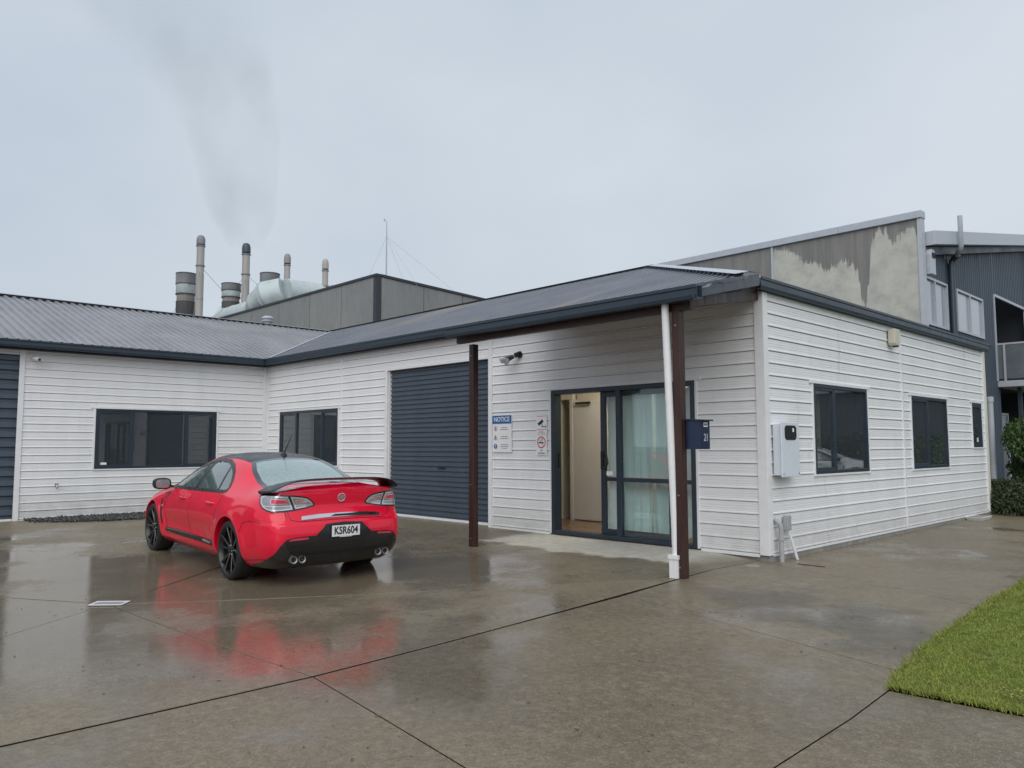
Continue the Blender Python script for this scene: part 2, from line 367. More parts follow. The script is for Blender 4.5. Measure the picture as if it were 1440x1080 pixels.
# ---------------------------------------------------------------- mesh helpers
W = {}                      # object name -> world position of its origin
def V3(p): return Vector(p)
class MB:
    def __init__(s): s.v = []; s.f = []; s.mi = []
    def add(s, vs, fs, mi=0):
        o = len(s.v); s.v += [tuple(v) for v in vs]; s.f += [tuple(i + o for i in f) for f in fs]; s.mi += [mi] * len(fs); return s
    def box(s, x0, x1, y0, y1, z0, z1, mi=0):
        return s.add([(x0, y0, z0), (x1, y0, z0), (x1, y1, z0), (x0, y1, z0), (x0, y0, z1), (x1, y0, z1), (x1, y1, z1), (x0, y1, z1)],
                     [(3, 2, 1, 0), (4, 5, 6, 7), (0, 1, 5, 4), (1, 2, 6, 5), (2, 3, 7, 6), (3, 0, 4, 7)], mi)
    def hexa(s, p, mi=0):
        return s.add(p, [(3, 2, 1, 0), (4, 5, 6, 7), (0, 1, 5, 4), (1, 2, 6, 5), (2, 3, 7, 6), (3, 0, 4, 7)], mi)
    def beam(s, a, b, w, h, up=(0, 0, 1), mi=0):
        a, b = V3(a), V3(b); d = (b - a).normalized(); sd = d.cross(V3(up)).normalized(); u = sd.cross(d)
        q = []
        for p in (a, b):
            q += [p - sd * w / 2 - u * h / 2, p + sd * w / 2 - u * h / 2, p + sd * w / 2 + u * h / 2, p - sd * w / 2 + u * h / 2]
        return s.hexa(q, mi)
    def cyl(s, a, b, r0, r1=None, n=16, caps=True, mi=0):
        return s.tube([a, b], [r0, r0 if r1 is None else r1], n, caps, mi)
    def tube(s, pts, r, n=12, caps=True, mi=0):
        pts = [V3(p) for p in pts]
        if not hasattr(r, '__len__'): r = [r] * len(pts)
        vs = []; fs = []; k = len(pts); ref = None
        for i, p in enumerate(pts):
            d = ((pts[min(i + 1, k - 1)] - p).normalized() + (p - pts[max(i - 1, 0)]).normalized()).normalized()
            if ref is None: ref = d.cross(Vector((0, 0, 1)) if abs(d.z) < .9 else Vector((1, 0, 0))).normalized()
            a = (ref - d * ref.dot(d)).normalized(); b = d.cross(a).normalized(); ref = a
            for j in range(n):
                t = 2 * PI * j / n; vs.append(p + (a * math.cos(t) + b * math.sin(t)) * r[i])
        for i in range(k - 1):
            for j in range(n):
                fs.append((i * n + j, i * n + (j + 1) % n, (i + 1) * n + (j + 1) % n, (i + 1) * n + j))
        if caps: fs += [tuple(range(n))[::-1], tuple((k - 1) * n + j for j in range(n))]
        return s.add(vs, fs, mi)
    def lathe(s, prof, c, axis='Z', n=24, mi=0):          # prof: (radius, height along axis)
        vs = []; fs = []
        for (r, h) in prof:
            for j in range(n):
                t = 2 * PI * j / n; a, b = r * math.cos(t), r * math.sin(t)
                p = (a, b, h) if axis == 'Z' else ((a, h, b) if axis == 'Y' else (h, a, b))
                vs.append((c[0] + p[0], c[1] + p[1], c[2] + p[2]))
        for i in range(len(prof) - 1):
            for j in range(n):
                fs.append((i * n + j, i * n + (j + 1) % n, (i + 1) * n + (j + 1) % n, (i + 1) * n + j))
        return s.add(vs, fs, mi)
    def prism(s, poly, O, R, U, depth, mi=0):             # polygon in plane (R,U) at O, extruded along -R x U
        O, R, U = V3(O), V3(R), V3(U); N = R.cross(U).normalized(); n = len(poly)
        vs = [O + R * a + U * b for a, b in poly] + [O + R * a + U * b - N * depth for a, b in poly]
        fs = [tuple(range(n)), tuple(range(2 * n - 1, n - 1, -1))] + [(i, i + n, (i + 1) % n + n, (i + 1) % n) for i in range(n)]
        return s.add(vs, fs, mi)
    def build(s, name, mat, parent=None, at=None, smooth=False, bevel=0., angle=None):
        if at is None:
            if parent is not None: at = W[parent.name]
            else:
                xs = list(zip(*s.v)); at = ((min(xs[0]) + max(xs[0])) / 2, (min(xs[1]) + max(xs[1])) / 2, min(xs[2]))
        at = V3(at)
        me = bpy.data.meshes.new(name)
        me.from_pydata([V3(v) - at for v in s.v], [], s.f)
        mats = mat if isinstance(mat, (list, tuple)) else [mat]
        for m in mats: me.materials.append(m)
        if len(mats) > 1: me.polygons.foreach_set('material_index', s.mi)
        bm = bmesh.new(); bm.from_mesh(me); bmesh.ops.recalc_face_normals(bm, faces=bm.faces); bm.to_mesh(me); bm.free()
        if smooth:
            me.polygons.foreach_set('use_smooth', [True] * len(me.polygons))
            try: me.set_sharp_from_angle(angle=math.radians(angle or 35))
            except Exception: pass
        return link(name, me, parent, at, bevel)
def link(name, me, parent, at, bevel=0.):
    o = bpy.data.objects.new(name, me); C.objects.link(o)
    W[o.name] = V3(at)
    if parent is not None:
        o.parent = parent; o.location = V3(at) - W[parent.name]
    else: o.location = at
    if bevel:
        b = o.modifiers.new('bevel', 'BEVEL'); b.width = bevel; b.segments = 2; b.limit_method = 'ANGLE'; b.angle_limit = math.radians(40)
    return o
def tag(o, label=None, cat=None, group=None, kind=None):
    if label: o['label'] = label
    if cat: o['category'] = cat
    if group: o['group'] = group
    if kind: o['kind'] = kind
    return o
def empty(name, loc, parent=None):
    o = bpy.data.objects.new(name, None); C.objects.link(o); W[o.name] = V3(loc)
    o.empty_display_size = .1
    if parent is not None: o.parent = parent; o.location = V3(loc) - W[parent.name]
    else: o.location = loc
    return o
def copy_tree(o, parent=None):
    c = o.copy(); C.objects.link(c); c.parent = parent
    for ch in o.children: copy_tree(ch, c)
    return c
def inset(poly, d):
    n = len(poly); out = []
    area = sum(poly[i][0] * poly[(i + 1) % n][1] - poly[(i + 1) % n][0] * poly[i][1] for i in range(n))
    s = 1 if area > 0 else -1
    for i in range(n):
        p0, p1, p2 = Vector(poly[i - 1]), Vector(poly[i]), Vector(poly[(i + 1) % n])
        e1 = (p1 - p0).normalized(); e2 = (p2 - p1).normalized()
        n1 = Vector((-e1.y, e1.x)) * s; n2 = Vector((-e2.y, e2.x)) * s
        b = (n1 + n2); k = max(.35, b.length_squared / 2)
        out.append(tuple(p1 + b * d / k / 1.0 * 1.0)) if False else out.append(tuple(p1 + b * (d / (1 + n1.dot(n2))) if n1.dot(n2) > -.8 else p1 + n1 * d))
    return out
def resample(poly, step):
    out = []; n = len(poly)
    for i in range(n):
        a, b = Vector(poly[i]), Vector(poly[(i + 1) % n]); k = max(1, int(math.ceil((b - a).length / step)))
        out += [tuple(a + (b - a) * j / k) for j in range(k)]
    return out
def inside(p, poly):
    x, y = p; c = False; n = len(poly)
    for i in range(n):
        (x0, y0), (x1, y1) = poly[i], poly[(i + 1) % n]
        if (y0 > y) != (y1 > y) and x < (x1 - x0) * (y - y0) / (y1 - y0) + x0: c = not c
    return c
def fill(poly, step, holes=()):
    """triangulated fill of a 2-D polygon with interior grid points"""
    rings = [resample(poly, step)] + [resample(h, step) for h in holes]
    vs = []; es = []
    for r in rings:
        o = len(vs); vs += r; es += [(o + i, o + (i + 1) % len(r)) for i in range(len(r))]
    nb = len(vs)
    xs = [p[0] for p in poly]; ys = [p[1] for p in poly]
    ny = int((max(ys) - min(ys)) / step) + 1; nx = int((max(xs) - min(xs)) / step) + 1
    bd = [Vector(v) for v in vs]
    for j in range(ny + 1):
        for i in range(nx + 1):
            p = (min(xs) + (i + .5 * (j % 2)) * step, min(ys) + j * step)
            if not inside(p, poly) or any(inside(p, h) for h in holes): continue
            q = Vector(p)
            if min((q - b).length_squared for b in bd) < (.45 * step) ** 2: continue
            vs.append(p)
    v2, e2, f2, *_ = delaunay_2d_cdt([Vector(v) for v in vs], es, [], 0, 1e-6)
    tri = []
    for f in f2:
        c = sum((v2[i] for i in f), Vector((0, 0))) / len(f)
        if inside(c, poly) and not any(inside(c, h) for h in holes): tri.append(tuple(f))
    return [tuple(v) for v in v2], tri
def text_mesh(body, size, name, mat, parent, O, R, U, depth=.0015, sx=1., align='CENTER', bold=0.):
    cu = bpy.data.curves.new('text', 'FONT'); cu.body = body; cu.size = size; cu.align_x = align; cu.align_y = 'CENTER'; cu.extrude = depth; cu.resolution_u = 3; cu.offset = bold
    to = bpy.data.objects.new('text', cu); C.objects.link(to)
    dg = bpy.context.evaluated_depsgraph_get(); me = bpy.data.meshes.new_from_object(to.evaluated_get(dg))
    bpy.data.objects.remove(to); bpy.data.curves.remove(cu)
    O, R, U = V3(O), V3(R).normalized(), V3(U).normalized(); N = R.cross(U)
    at = W[parent.name]
    for v in me.vertices: v.co = O + R * (v.co.x * sx) + U * v.co.y + N * v.co.z - at
    me.name = name; me.materials.clear(); me.materials.append(mat)
    return link(name, me, parent, at)
# ---------------------------------------------------------------- ground
def sst(t): t = min(max(t, 0), 1); return t * t * (3 - 2 * t)
def gz(x, y):
    r2 = (x + 8.45) ** 2 + (y - 2.6) ** 2
    return -0.16 * math.exp(-r2 / 23.) - 0.10 * sst((-12 - x) / 5.5) - 0.09 * sst((x + 6.2) / 1.6) * sst((y - 7.8) / 2)
g = MB().add([(-900, -900, -.5), (900, -900, -.5), (900, 900, -.5), (-900, 900, -.5)], [(0, 1, 2, 3)])
tag(g.build('ground', M['asphalt'], at=(0, 0, 0)), 'flat land running to the horizon behind the buildings', kind='structure')
def sheet(poly, step, dz, zf=gz):
    v, f = fill(poly, step); return [(x, y, zf(x, y) + dz) for x, y in v], f
b = MB(); v, f = sheet([(-19.2, -8), (9, -8), (9, 33), (-6.9, 33), (-6.9, 9.5), (-19.2, 9.5)], .8, -.040); b.add(v, f)
tag(b.build('yard_base', M['joint'], at=(0, 0, 0)), kind='structure')
drive = empty('driveway', (-7, 3, 0)); tag(drive, kind='structure')
D = (-8.55, 2.62)
SL = [
 [(-4.65, 2.69), (-1.77, 2.22), (-1.78, 3.31), (-1.80, 4.2), (-1.84, 4.83), (-1.94, 5.28), (-4.83, 6.2), (-4.76, 4.6)],
 [(-4.83, 6.2), (-1.94, 5.28), (-2.04, 6.04), (-2.15, 7.81), (-5.12, 9.46), (-4.93, 7.29)],
 [(-5.12, 9.46), (-2.15, 7.81), (-2.4, 10.4), (-2.6, 14), (-2.7, 32), (-6.4, 32), (-6.4, 19.2), (-5.1, 19.2)],
 [(-1.77, 2.22), (8, .66), (8, 4.9), (-1.16, 4.86), (-1.84, 4.83), (-1.80, 4.2), (-1.78, 3.31)],
 [(-4.65, 2.69), (-4.66, -8), (8, -8), (8, .66), (-1.77, 2.22)],
 [D, (-4.65, 2.69), (-4.76, 4.6), (-4.93, 7.29)],
 [D, (-4.93, 7.29), (-5.12, 9.46), (-5.2, 9.45), (-13.9, 9.45)],
 [D, (-13.9, 9.45), (-18.85, 9.45), (-18.85, -4)],
 [D, (-18.85, -4), (-18.85, -8), (-4.66, -8), (-4.66, -2.0)],
 [D, (-4.66, -2.0), (-4.65, 2.69)]]
SL = [p if k < 5 else [(x - .024, y) if -4.94 < x < -4.6 else (x, y) for x, y in p] for k, p in enumerate(SL)]
for k, poly in enumerate(SL):
    w = .0048 if k < 5 else .004
    p1 = inset(poly, w); p2 = inset(poly, w + .003)
    b = MB()
    v, f = sheet(p2, .45, 0.); b.add(v, f)
    r1 = resample(p1, .45); r2 = resample(p2, .45)
    # edge: a small rounded arris, then the side of the slab
    def walk(pa, pb, za, zb):
        n = len(pa)
        for i in range(n):
            a0, a1, b0, b1 = pa[i], pa[(i + 1) % n], pb[i], pb[(i + 1) % n]
            m = max(1, int(math.hypot(a1[0] - a0[0], a1[1] - a0[1]) / .45))
            for j in range(m):
                t0, t1 = j / m, (j + 1) / m
                q = [(a0[0] + (a1[0] - a0[0]) * t0, a0[1] + (a1[1] - a0[1]) * t0), (a0[0] + (a1[0] - a0[0]) * t1, a0[1] + (a1[1] - a0[1]) * t1),
                     (b0[0] + (b1[0] - b0[0]) * t1, b0[1] + (b1[1] - b0[1]) * t1), (b0[0] + (b1[0] - b0[0]) * t0, b0[1] + (b1[1] - b0[1]) * t0)]
                b.add([(*q[0], gz(*q[0]) + za), (*q[1], gz(*q[1]) + za), (*q[2], gz(*q[2]) + zb), (*q[3], gz(*q[3]) + zb)], [(0, 1, 2, 3)], 0 if zb == 0. else 1)
    walk(p1, p2, -.003, 0.); walk(p1, p1, -.04, -.003)
    b.build('concrete_slab', [M['concrete'], M['joint']], drive)
# drain grate in the middle of the yard
dr = empty('drain_grate', (-8.54, 2.63, gz(-8.54, 2.63)))
tag(dr, 'small white slotted drain grate set in the wet concrete yard', 'drain')
zg = gz(-8.54, 2.63) + .012
ang = math.radians(48); ca, sa = math.cos(ang), math.sin(ang)
def dg(a, b2): return (-8.54 + a * ca - b2 * sa, 2.63 + a * sa + b2 * ca)
def dbar(a0, a1, b0, b1, z0, z1):
    q = [dg(a0, b0), dg(a1, b0), dg(a1, b1), dg(a0, b1)]
    return [(x, y, z0) for x, y in q] + [(x, y, z1) for x, y in q]
b = MB(); b.hexa(dbar(-.165, .165, -.10, .10, zg - .02, zg - .006)); b.build('grate_well', M['void'], dr)
b = MB()
for s in (-1, 1):
    b.hexa(dbar(-.165, .165, s * .09 - .012, s * .09 + .012, zg - .004, zg)); b.hexa(dbar(s * .155 - .01, s * .155 + .01, -.078, .078, zg - .004, zg))
b.build('grate_frame', M['trim'], dr)
for i in range(9):
    a = -.128 + i * .032; b = MB(); b.hexa(dbar(a - .005, a + .005, -.078, .078, zg - .003, zg + .0)); b.build('grate_bar', M['trim'], dr)
# cleaning eye and channel slot near the corner
b = MB(); b.lathe([(0, .012), (.085, .012), (.10, .004), (.10, -.02)], (-4.93, 8.85, gz(-4.93, 8.85)), n=24)
tag(b.build('access_cap', M['concrete_pad'], smooth=True), 'round drain access cap flush in the concrete near the white corner', 'drain cap')
b = MB(); b.box(-4.72, -4.36, 9.57, 9.62, gz(-4.5, 9.6) - .01, gz(-4.5, 9.6) + .008)
tag(b.build('rusty_slot', M['brown_wood']), 'short rusty channel slot in the path beside the white waste pipe', 'drain slot')
# lawn
EDGE = [(-1.84, 4.85), (-1.93, 5.28), (-2.03, 6.04), (-2.14, 7.81), (-2.39, 10.4), (-2.59, 14), (-2.69, 26)]
lawn = [(6, 4.92), (6, 26)] + EDGE[::-1] + [(-1.16, 4.87)]
def lz(x, y): return gz(x, y) + .015 + .03 * noise.noise(Vector((x * .9, y * .9, 0)))
b = MB(); v, f = sheet(inset(lawn, .03), .4, 0., lz); b.add(v, f)
tag(b.build('lawn', M['soil'], at=(0, 8, 0), smooth=True), kind='structure')
b = MB(); vs = []; fs = []
def blade(x, y, z, h, w, a, ln):
    o = len(vs); c, s = math.cos(a), math.sin(a); lx, ly = ln
    vs.extend([(x - c * w, y - s * w, z), (x + c * w, y + s * w, z), (x + lx * .45 + c * w * .6, y + ly * .45 + s * w * .6, z + h * .62), (x + lx * .45 - c * w * .6, y + ly * .45 - s * w * .6, z + h * .62), (x + lx, y + ly, z + h)])
    fs.extend([(o, o + 1, o + 2, o + 3), (o + 3, o + 2, o + 4)])
cnt = 0
while cnt < 130000:
    y = 4.8 + (random.random() ** 1.9) * 13; x = -2.75 + random.random() * (2.4 + (y - 4.8) * .06)
    if not inside((x, y), lawn): continue
    cnt += 1
    k = noise.noise(Vector((x * 1.7, y * 1.7, 3))); far = 1 + (y - 4.8) * .09
    h = (.009 + .010 * random.random()) * (1 + .5 * k); a = random.random() * PI * 2; l = random.random() * .028; la = random.random() * PI * 2
    blade(x, y, lz(x, y) - .004, h, .0019 * far, a, (math.cos(la) * l, math.sin(la) * l))
# ragged fringe over the concrete edge
FR = [(EDGE[i], EDGE[i + 1]) for i in range(len(EDGE) - 2)] + [((-1.84, 4.85), (-1.16, 4.87)), ((-1.16, 4.87), (.8, 4.88))]
for (p, q) in FR:
    ln = math.hypot(q[0] - p[0], q[1] - p[1])
    for i in range(int(ln * 420)):
        t = random.random(); x = p[0] + (q[0] - p[0]) * t; y = p[1] + (q[1] - p[1]) * t
        a = random.random() * 6.28; blade(x + random.gauss(.01, .02), y + random.gauss(.0, .02), gz(x, y) + .004, .02 + .03 * random.random(), .0025, a, (random.gauss(-.01, .02), random.gauss(-.012, .02)))
# clover patch by the near edge
b.add(vs, fs)
tag(b.build('grass', M['grass'], at=(0, 8, 0)), 'short mown bright green grass beside the concrete path', 'grass', kind='stuff')
b = MB(); vs = []; fs = []
for i in range(450):
    x = -.98 + random.gauss(0, .12); y = 5.02 + abs(random.gauss(0, .09)); z = lz(x, y) + .025 + random.random() * .02; r = .008 + random.random() * .008
    a = random.random() * 6.28; o = len(vs)
    vs += [(x + r * math.cos(a + k * 2.09), y + r * math.sin(a + k * 2.09), z + random.uniform(-.004, .004)) for k in range(3)]; fs.append((o, o + 1, o + 2))
b.add(vs, fs); tag(b.build('clover', M['grass'], at=(-1, 5, 0)), 'darker clover weeds at the near edge of the lawn', 'weeds', kind='stuff')
# gravel strip along the left wall
b = MB(); vs = []; fs = []
GR = [(-18.75, 4.0), (-18.1, 4.15), (-17.7, 4.5), (-17.4, 5.2), (-17.2, 6.0), (-17.5, 8.0), (-18.0, 9.2), (-18.75, 9.3)]
bb = MB(); v, f = sheet(inset(GR, .08), .3, .012); bb.add(v, f); tag(bb.build('gravel_bed', M['soil'], at=(-18, 6, 0)), kind='structure')
cnt = 0
while cnt < 5200:
    x = random.uniform(-18.8, -17.1); y = random.uniform(3.9, 9.3)
    if not inside((x + random.gauss(0, .05), y + random.gauss(0, .05)), GR): continue
    cnt += 1; r = .012 + .022 * random.random() ** 2; z = gz(x, y) + .012 + .05 * max(0, 1 - (-x - 17.2 > 1.2) ) * 0 + random.random() * .035; o = len(vs)
    q = Euler((random.random() * 6, random.random() * 6, random.random() * 6)).to_matrix()
    for d in ((1, 0, 0), (-1, 0, 0), (0, 1, 0), (0, -1, 0), (0, 0, .7), (0, 0, -.7)):
        p = q @ (Vector(d) * r * random.uniform(.75, 1.2)); vs.append((x + p.x, y + p.y, z + p.z))
    fs += [(o + a, o + c, o + e) for a, c, e in ((0, 2, 4), (2, 1, 4), (1, 3, 4), (3, 0, 4), (2, 0, 5), (1, 2, 5), (3, 1, 5), (0, 3, 5))]
b.add(vs, fs); tag(b.build('gravel', M['gravel'], at=(-18, 6, 0)), 'low strip of dark wet gravel along the foot of the left wall', 'gravel', kind='stuff')
# small litter of leaves and grit on the slabs
b = MB(); vs = []; fs = []
for i in range(420):
    x = random.uniform(-9, -1.9); y = random.uniform(1.4, 8.5)
    if x > -1.95: continue
    r = .004 + .009 * random.random() ** 2; z = gz(x, y) + .003; a = random.random() * 6; o = len(vs)
    vs += [(x + r * math.cos(a + k * 1.57) * (1.6 if k % 2 else .7), y + r * math.sin(a + k * 1.57) * (1.6 if k % 2 else .7), z + random.random() * .004) for k in range(4)]; fs.append((o, o + 1, o + 2, o + 3))
b.add(vs, fs); tag(b.build('leaf_litter', M['soil'], at=(-5, 4, 0)), 'tiny dark bits of leaf and grit scattered over the wet slabs', 'litter', kind='stuff')

# ---------------------------------------------------------------- main L-shaped workshop
BX0, BX1, BY, AX, CX, CY1 = -18.8, -5.0, 9.4, -18.8, -5.0, 18.95
PITCH = .165
bld = empty('workshop_building', (-12, 9.4, 0))
tag(bld, 'low L-shaped workshop with off-white ribbed cladding, navy gutters and grey steel roof', 'building')
PROF = [(0.0055, .000), (.006, .022), (.010, .025), (.024, .023), (.034, .015), (.058, .0145), (.063, .0105), (.068, .0145), (.092, .0135), (.097, .0095), (.102, .0135), (.126, .0125), (.131, .0085), (.136, .0120), (.165, .0060)]
def clip_prof(a, b2):
    out = []
    for (z0, d0), (z1, d1) in zip(PROF, PROF[1:]):
        if z1 < a or z0 > b2: continue
        def at(z): return d0 if z1 == z0 else d0 + (d1 - d0) * (z - z0) / (z1 - z0)
        s, e = max(z0, a), min(z1, b2)
        for z in (s, e):
            p = (z, at(z) if z1 != z0 else (d0 if z == z0 and not out else d1))
            if z1 == z0: p = None
            if p and (not out or abs(out[-1][0] - p[0]) > 1e-5 or abs(out[-1][1] - p[1]) > 1e-5): out.append(p)
        if z1 == z0 and a <= z0: out += [(z0, d0), (z0, d1)]
    return out
cache = {}
def siding(wall, F, u0, u1, z0, z1, ops, joints=()):
    """F(u,d,z)->world; boards of one pitch run from u0 to u1, cut round openings and at joint strips"""
    cuts = sorted(set([u0, u1] + [min(max(c, u0), u1) for o in ops for c in o[:2]] + list(joints)))
    rows = int(math.ceil((z1 - z0) / PITCH))
    for r in range(rows):
        zb = z0 + r * PITCH; zt = min(zb + PITCH, z1)
        segs = []
        for a, c in zip(cuts, cuts[1:]):
            if c - a < .01: continue
            m = (a + c) / 2; rem = [(zb, zt)]
            for (oa, ob, za, zc) in ops:
                if oa < m < ob:
                    rem = [q for (s, e) in rem for q in ((s, min(e, za)), (max(s, zc), e)) if q[1] - q[0] > .012]
            for q in rem:
                if segs and abs(segs[-1][1] - a) < 1e-6 and segs[-1][2] == q and a not in joints: segs[-1][1] = c
                else: segs.append([a, c, q])
        for a, c, (s, e) in segs:
            prof = clip_prof(s - zb, e - zb)
            if len(prof) < 2: continue
            key = (wall.name, round(c - a, 3), round(s - zb, 3), round(e - zb, 3))
            at = V3(F(a, 0, s))
            if key not in cache:
                vs = []; fs = []; n = len(prof)
                for uu in (a + .0015, c - .0015):
                    for (zz, dd) in prof: vs.append(V3(F(uu, dd, zb + zz)) - at)
                for i in range(n - 1): fs.append((i, i + 1, n + i + 1, n + i))
                me = bpy.data.meshes.new('board'); me.from_pydata(vs, [], fs); me.materials.append(M['clad'])
                bm = bmesh.new(); bm.from_mesh(me)
                out = V3(F(a, 1, s)) - V3(F(a, 0, s))
                bm.normal_update()
                avg = sum((fc.normal.dot(out) * fc.calc_area() for fc in bm.faces))
                if avg < 0: bmesh.ops.reverse_faces(bm, faces=bm.faces)
                bm.to_mesh(me); bm.free(); cache[key] = me
            link('board', cache[key], wall, at)
def wall_body(wall_name, F, u0, u1, z0, z1, ops, th=.16, mat='backing'):
    us = sorted(set([u0, u1] + [c for o in ops for c in o[:2]])); b = MB()
    for a, c in zip(us, us[1:]):
        m = (a + c) / 2; rem = [(z0, z1)]
        for (oa, ob, za, zc) in ops:
            if oa < m < ob: rem = [q for (s, e) in rem for q in ((s, min(e, za)), (max(s, zc), e)) if q[1] - q[0] > .01]
        for s, e in rem:
            p = [F(a, 0, s), F(c, 0, s), F(c, -th, s), F(a, -th, s), F(a, 0, e), F(c, 0, e), F(c, -th, e), F(a, -th, e)]
            b.hexa(p)
    return b.build(wall_name, M[mat], bld)
FB = lambda u, d, z: (u, BY - d, z)
FA = lambda u, d, z: (AX + d, u, z)
FC = lambda u, d, z: (CX + d, u, z)
opsB = [(-18.05, -15.33, .98, 2.27), (-13.42, -10.30, -.1, 2.97), (-8.76, -6.03, .0, 2.32)]
opsA = [(5.36, 8.08, .93, 2.26), (.55, 3.86, -.2, 3.34)]
opsC = [(10.77, 12.66, 1.0, 2.29), (14.6, 16.48, .99, 2.28), (18.04, 18.69, 1.36, 2.28)]
EAVE = 3.50
wB = wall_body('wall', FB, BX0, BX1, .0, EAVE, opsB)
wA = wall_body('wall', FA, -6, BY, -.2, EAVE, opsA)
wC = wall_body('wall', FC, BY, CY1, .0, EAVE, opsC)
siding(wB, FB, BX0 + .03, BX1, .015, EAVE, opsB, (-15.22, -10.22))
siding(wA, FA, -1.2, BY - .03, -.085, EAVE, opsA)
siding(wC, FC, BY, CY1, .015, EAVE, opsC, (14.2,))
# back walls, partition, floor and plinth keep the inside dark
b = MB(); b.box(-5.2, -5.02, 18.8, 19.1, 0, EAVE); b.box(-29, -5.02, 19.12, 19.3, -.1, EAVE); b.box(-29.2, -29.02, -6, 19.3, -.1, EAVE); b.box(-29, -18.98, -6.2, -6.02, -.1, EAVE)
b.build('rear_wall', M['cream_wall'], bld)
b = MB(); b.box(-28.98, -5.18, 9.58, 19.1, -.02, .012); b.box(-28.98, -18.98, -5.98, 9.56, -.1, .012); b.build('floor', M['floor_in'], bld)
lm = bpy.data.materials.new('lit_ceiling_panel'); lm.use_nodes = True; e_ = lm.node_tree.nodes['Principled BSDF']; e_.inputs['Emission Color'].default_value = (1, .93, .82, 1); e_.inputs['Emission Strength'].default_value = 13.0
MB().box(-8.9, -7.5, 10.2, 10.6, 2.97, 2.995).build('ceiling_light', lm, bld)
b = MB(); b.box(-28.98, -5.17, 9.57, 19.1, 3.0, 3.06); b.box(-28.98, -18.98, -5.98, 9.55, 3.36, 3.4); b.build('ceiling', M['cream_wall'], bld)
b = MB(); b.box(-18.6, -4.985, 9.415, 19.0, -.3, .004); b.build('plinth', M['concrete_pad'], bld, bevel=.01)
MB().box(-10.34, -10.28, 9.58, 14, .012, 3.0).build('partition', M['cream_wall'], bld); MB().box(-15.0, -14.9, 9.58, 19, .012, 3.0).build('partition', M['cream_wall'], bld)
# white flashings
def strip(F, u0, u1, z0, z1, d=.026, name='flashing', dd=0.):
    b = MB(); p = [F(u0, dd, z0), F(u1, dd, z0), F(u1, dd, z1), F(u0, dd, z1), F(u0, d, z0), F(u1, d, z0), F(u1, d, z1), F(u0, d, z1)]
    b.hexa(p); return b.build(name, M['trim'], bld, bevel=.003)
strip(FB, -15.245, -15.195, .0, EAVE, .030, 'joint_strip'); strip(FC, 14.175, 14.225, .0, EAVE, .030, 'joint_strip')
b = MB(); b.box(-5.10, -4.966, 9.366, 9.40, .0, EAVE); b.box(-5.0 + .0, -4.966, 9.40, 9.49, .0, EAVE); b.build('corner_trim', M['trim'], bld, bevel=.004)
b = MB(); b.box(-18.8, -18.765, 9.28, 9.40, -.1, EAVE); b.box(-18.765, -18.68, 9.366, 9.40, -.1, EAVE); b.build('corner_trim', M['trim'], bld, bevel=.004)
b = MB(); b.box(-5.0, -4.966, 18.89, 18.99, .0, EAVE); b.build('corner_trim', M['trim'], bld, bevel=.004)
def surround(F, o, side=.04, sill=True, d=.034):
    a, c, z0, z1 = o
    strip(F, a - side, a - .001, z0 - (.03 if sill else 0), z1, d); strip(F, c + .001, c + side, z0 - (.03 if sill else 0), z1, d)
    strip(F, a - side - .06, c + side + .06, z1 + .001, z1 + .045, d + .006, 'head_flashing')
    if sill: strip(F, a - .0, c + .0, z0 - .03, z0 - .001, d, 'sill_flashing')
for o in (opsB[0], opsB[2]): surround(FB, o, sill=o[2] > .3)
surround(FA, opsA[0])
for o in opsC: surround(FC, o)
strip(FB, BX0 + .04, -15.25, -.03, .014, .024, 'base_flashing'); strip(FB, -10.2, -8.81, -.03, .014, .024, 'base_flashing'); strip(FB, -5.98, -5.11, -.03, .014, .024, 'base_flashing')
strip(FC, 9.5, 18.88, -.02, .014, .024, 'base_flashing'); strip(FA, 3.97, 9.27, -.13, -.086, .024, 'base_flashing'); strip(FB, -15.19, -13.5, -.03, .014, .024, 'base_flashing')
# roller door jambs
for a, c in ((-13.50, -13.421), (-10.299, -10.20)):
    b = MB(); b.box(a, c, 9.362, 9.40, -.02, 2.99 if a < -12 else EAVE); b.build('door_jamb', M['trim'], bld, bevel=.004)
b = MB(); b.box(-13.42, -13.395, 9.40, 9.56, 0, 2.97); b.box(-13.53, -10.301, 9.366, 9.40, 2.975, 3.03); b.build('door_head', M['trim'], bld, bevel=.004)
b = MB(); b.box(-18.8, -18.762, 3.861, 3.96, -.12, EAVE); b.build('door_jamb', M['trim'], bld, bevel=.004)
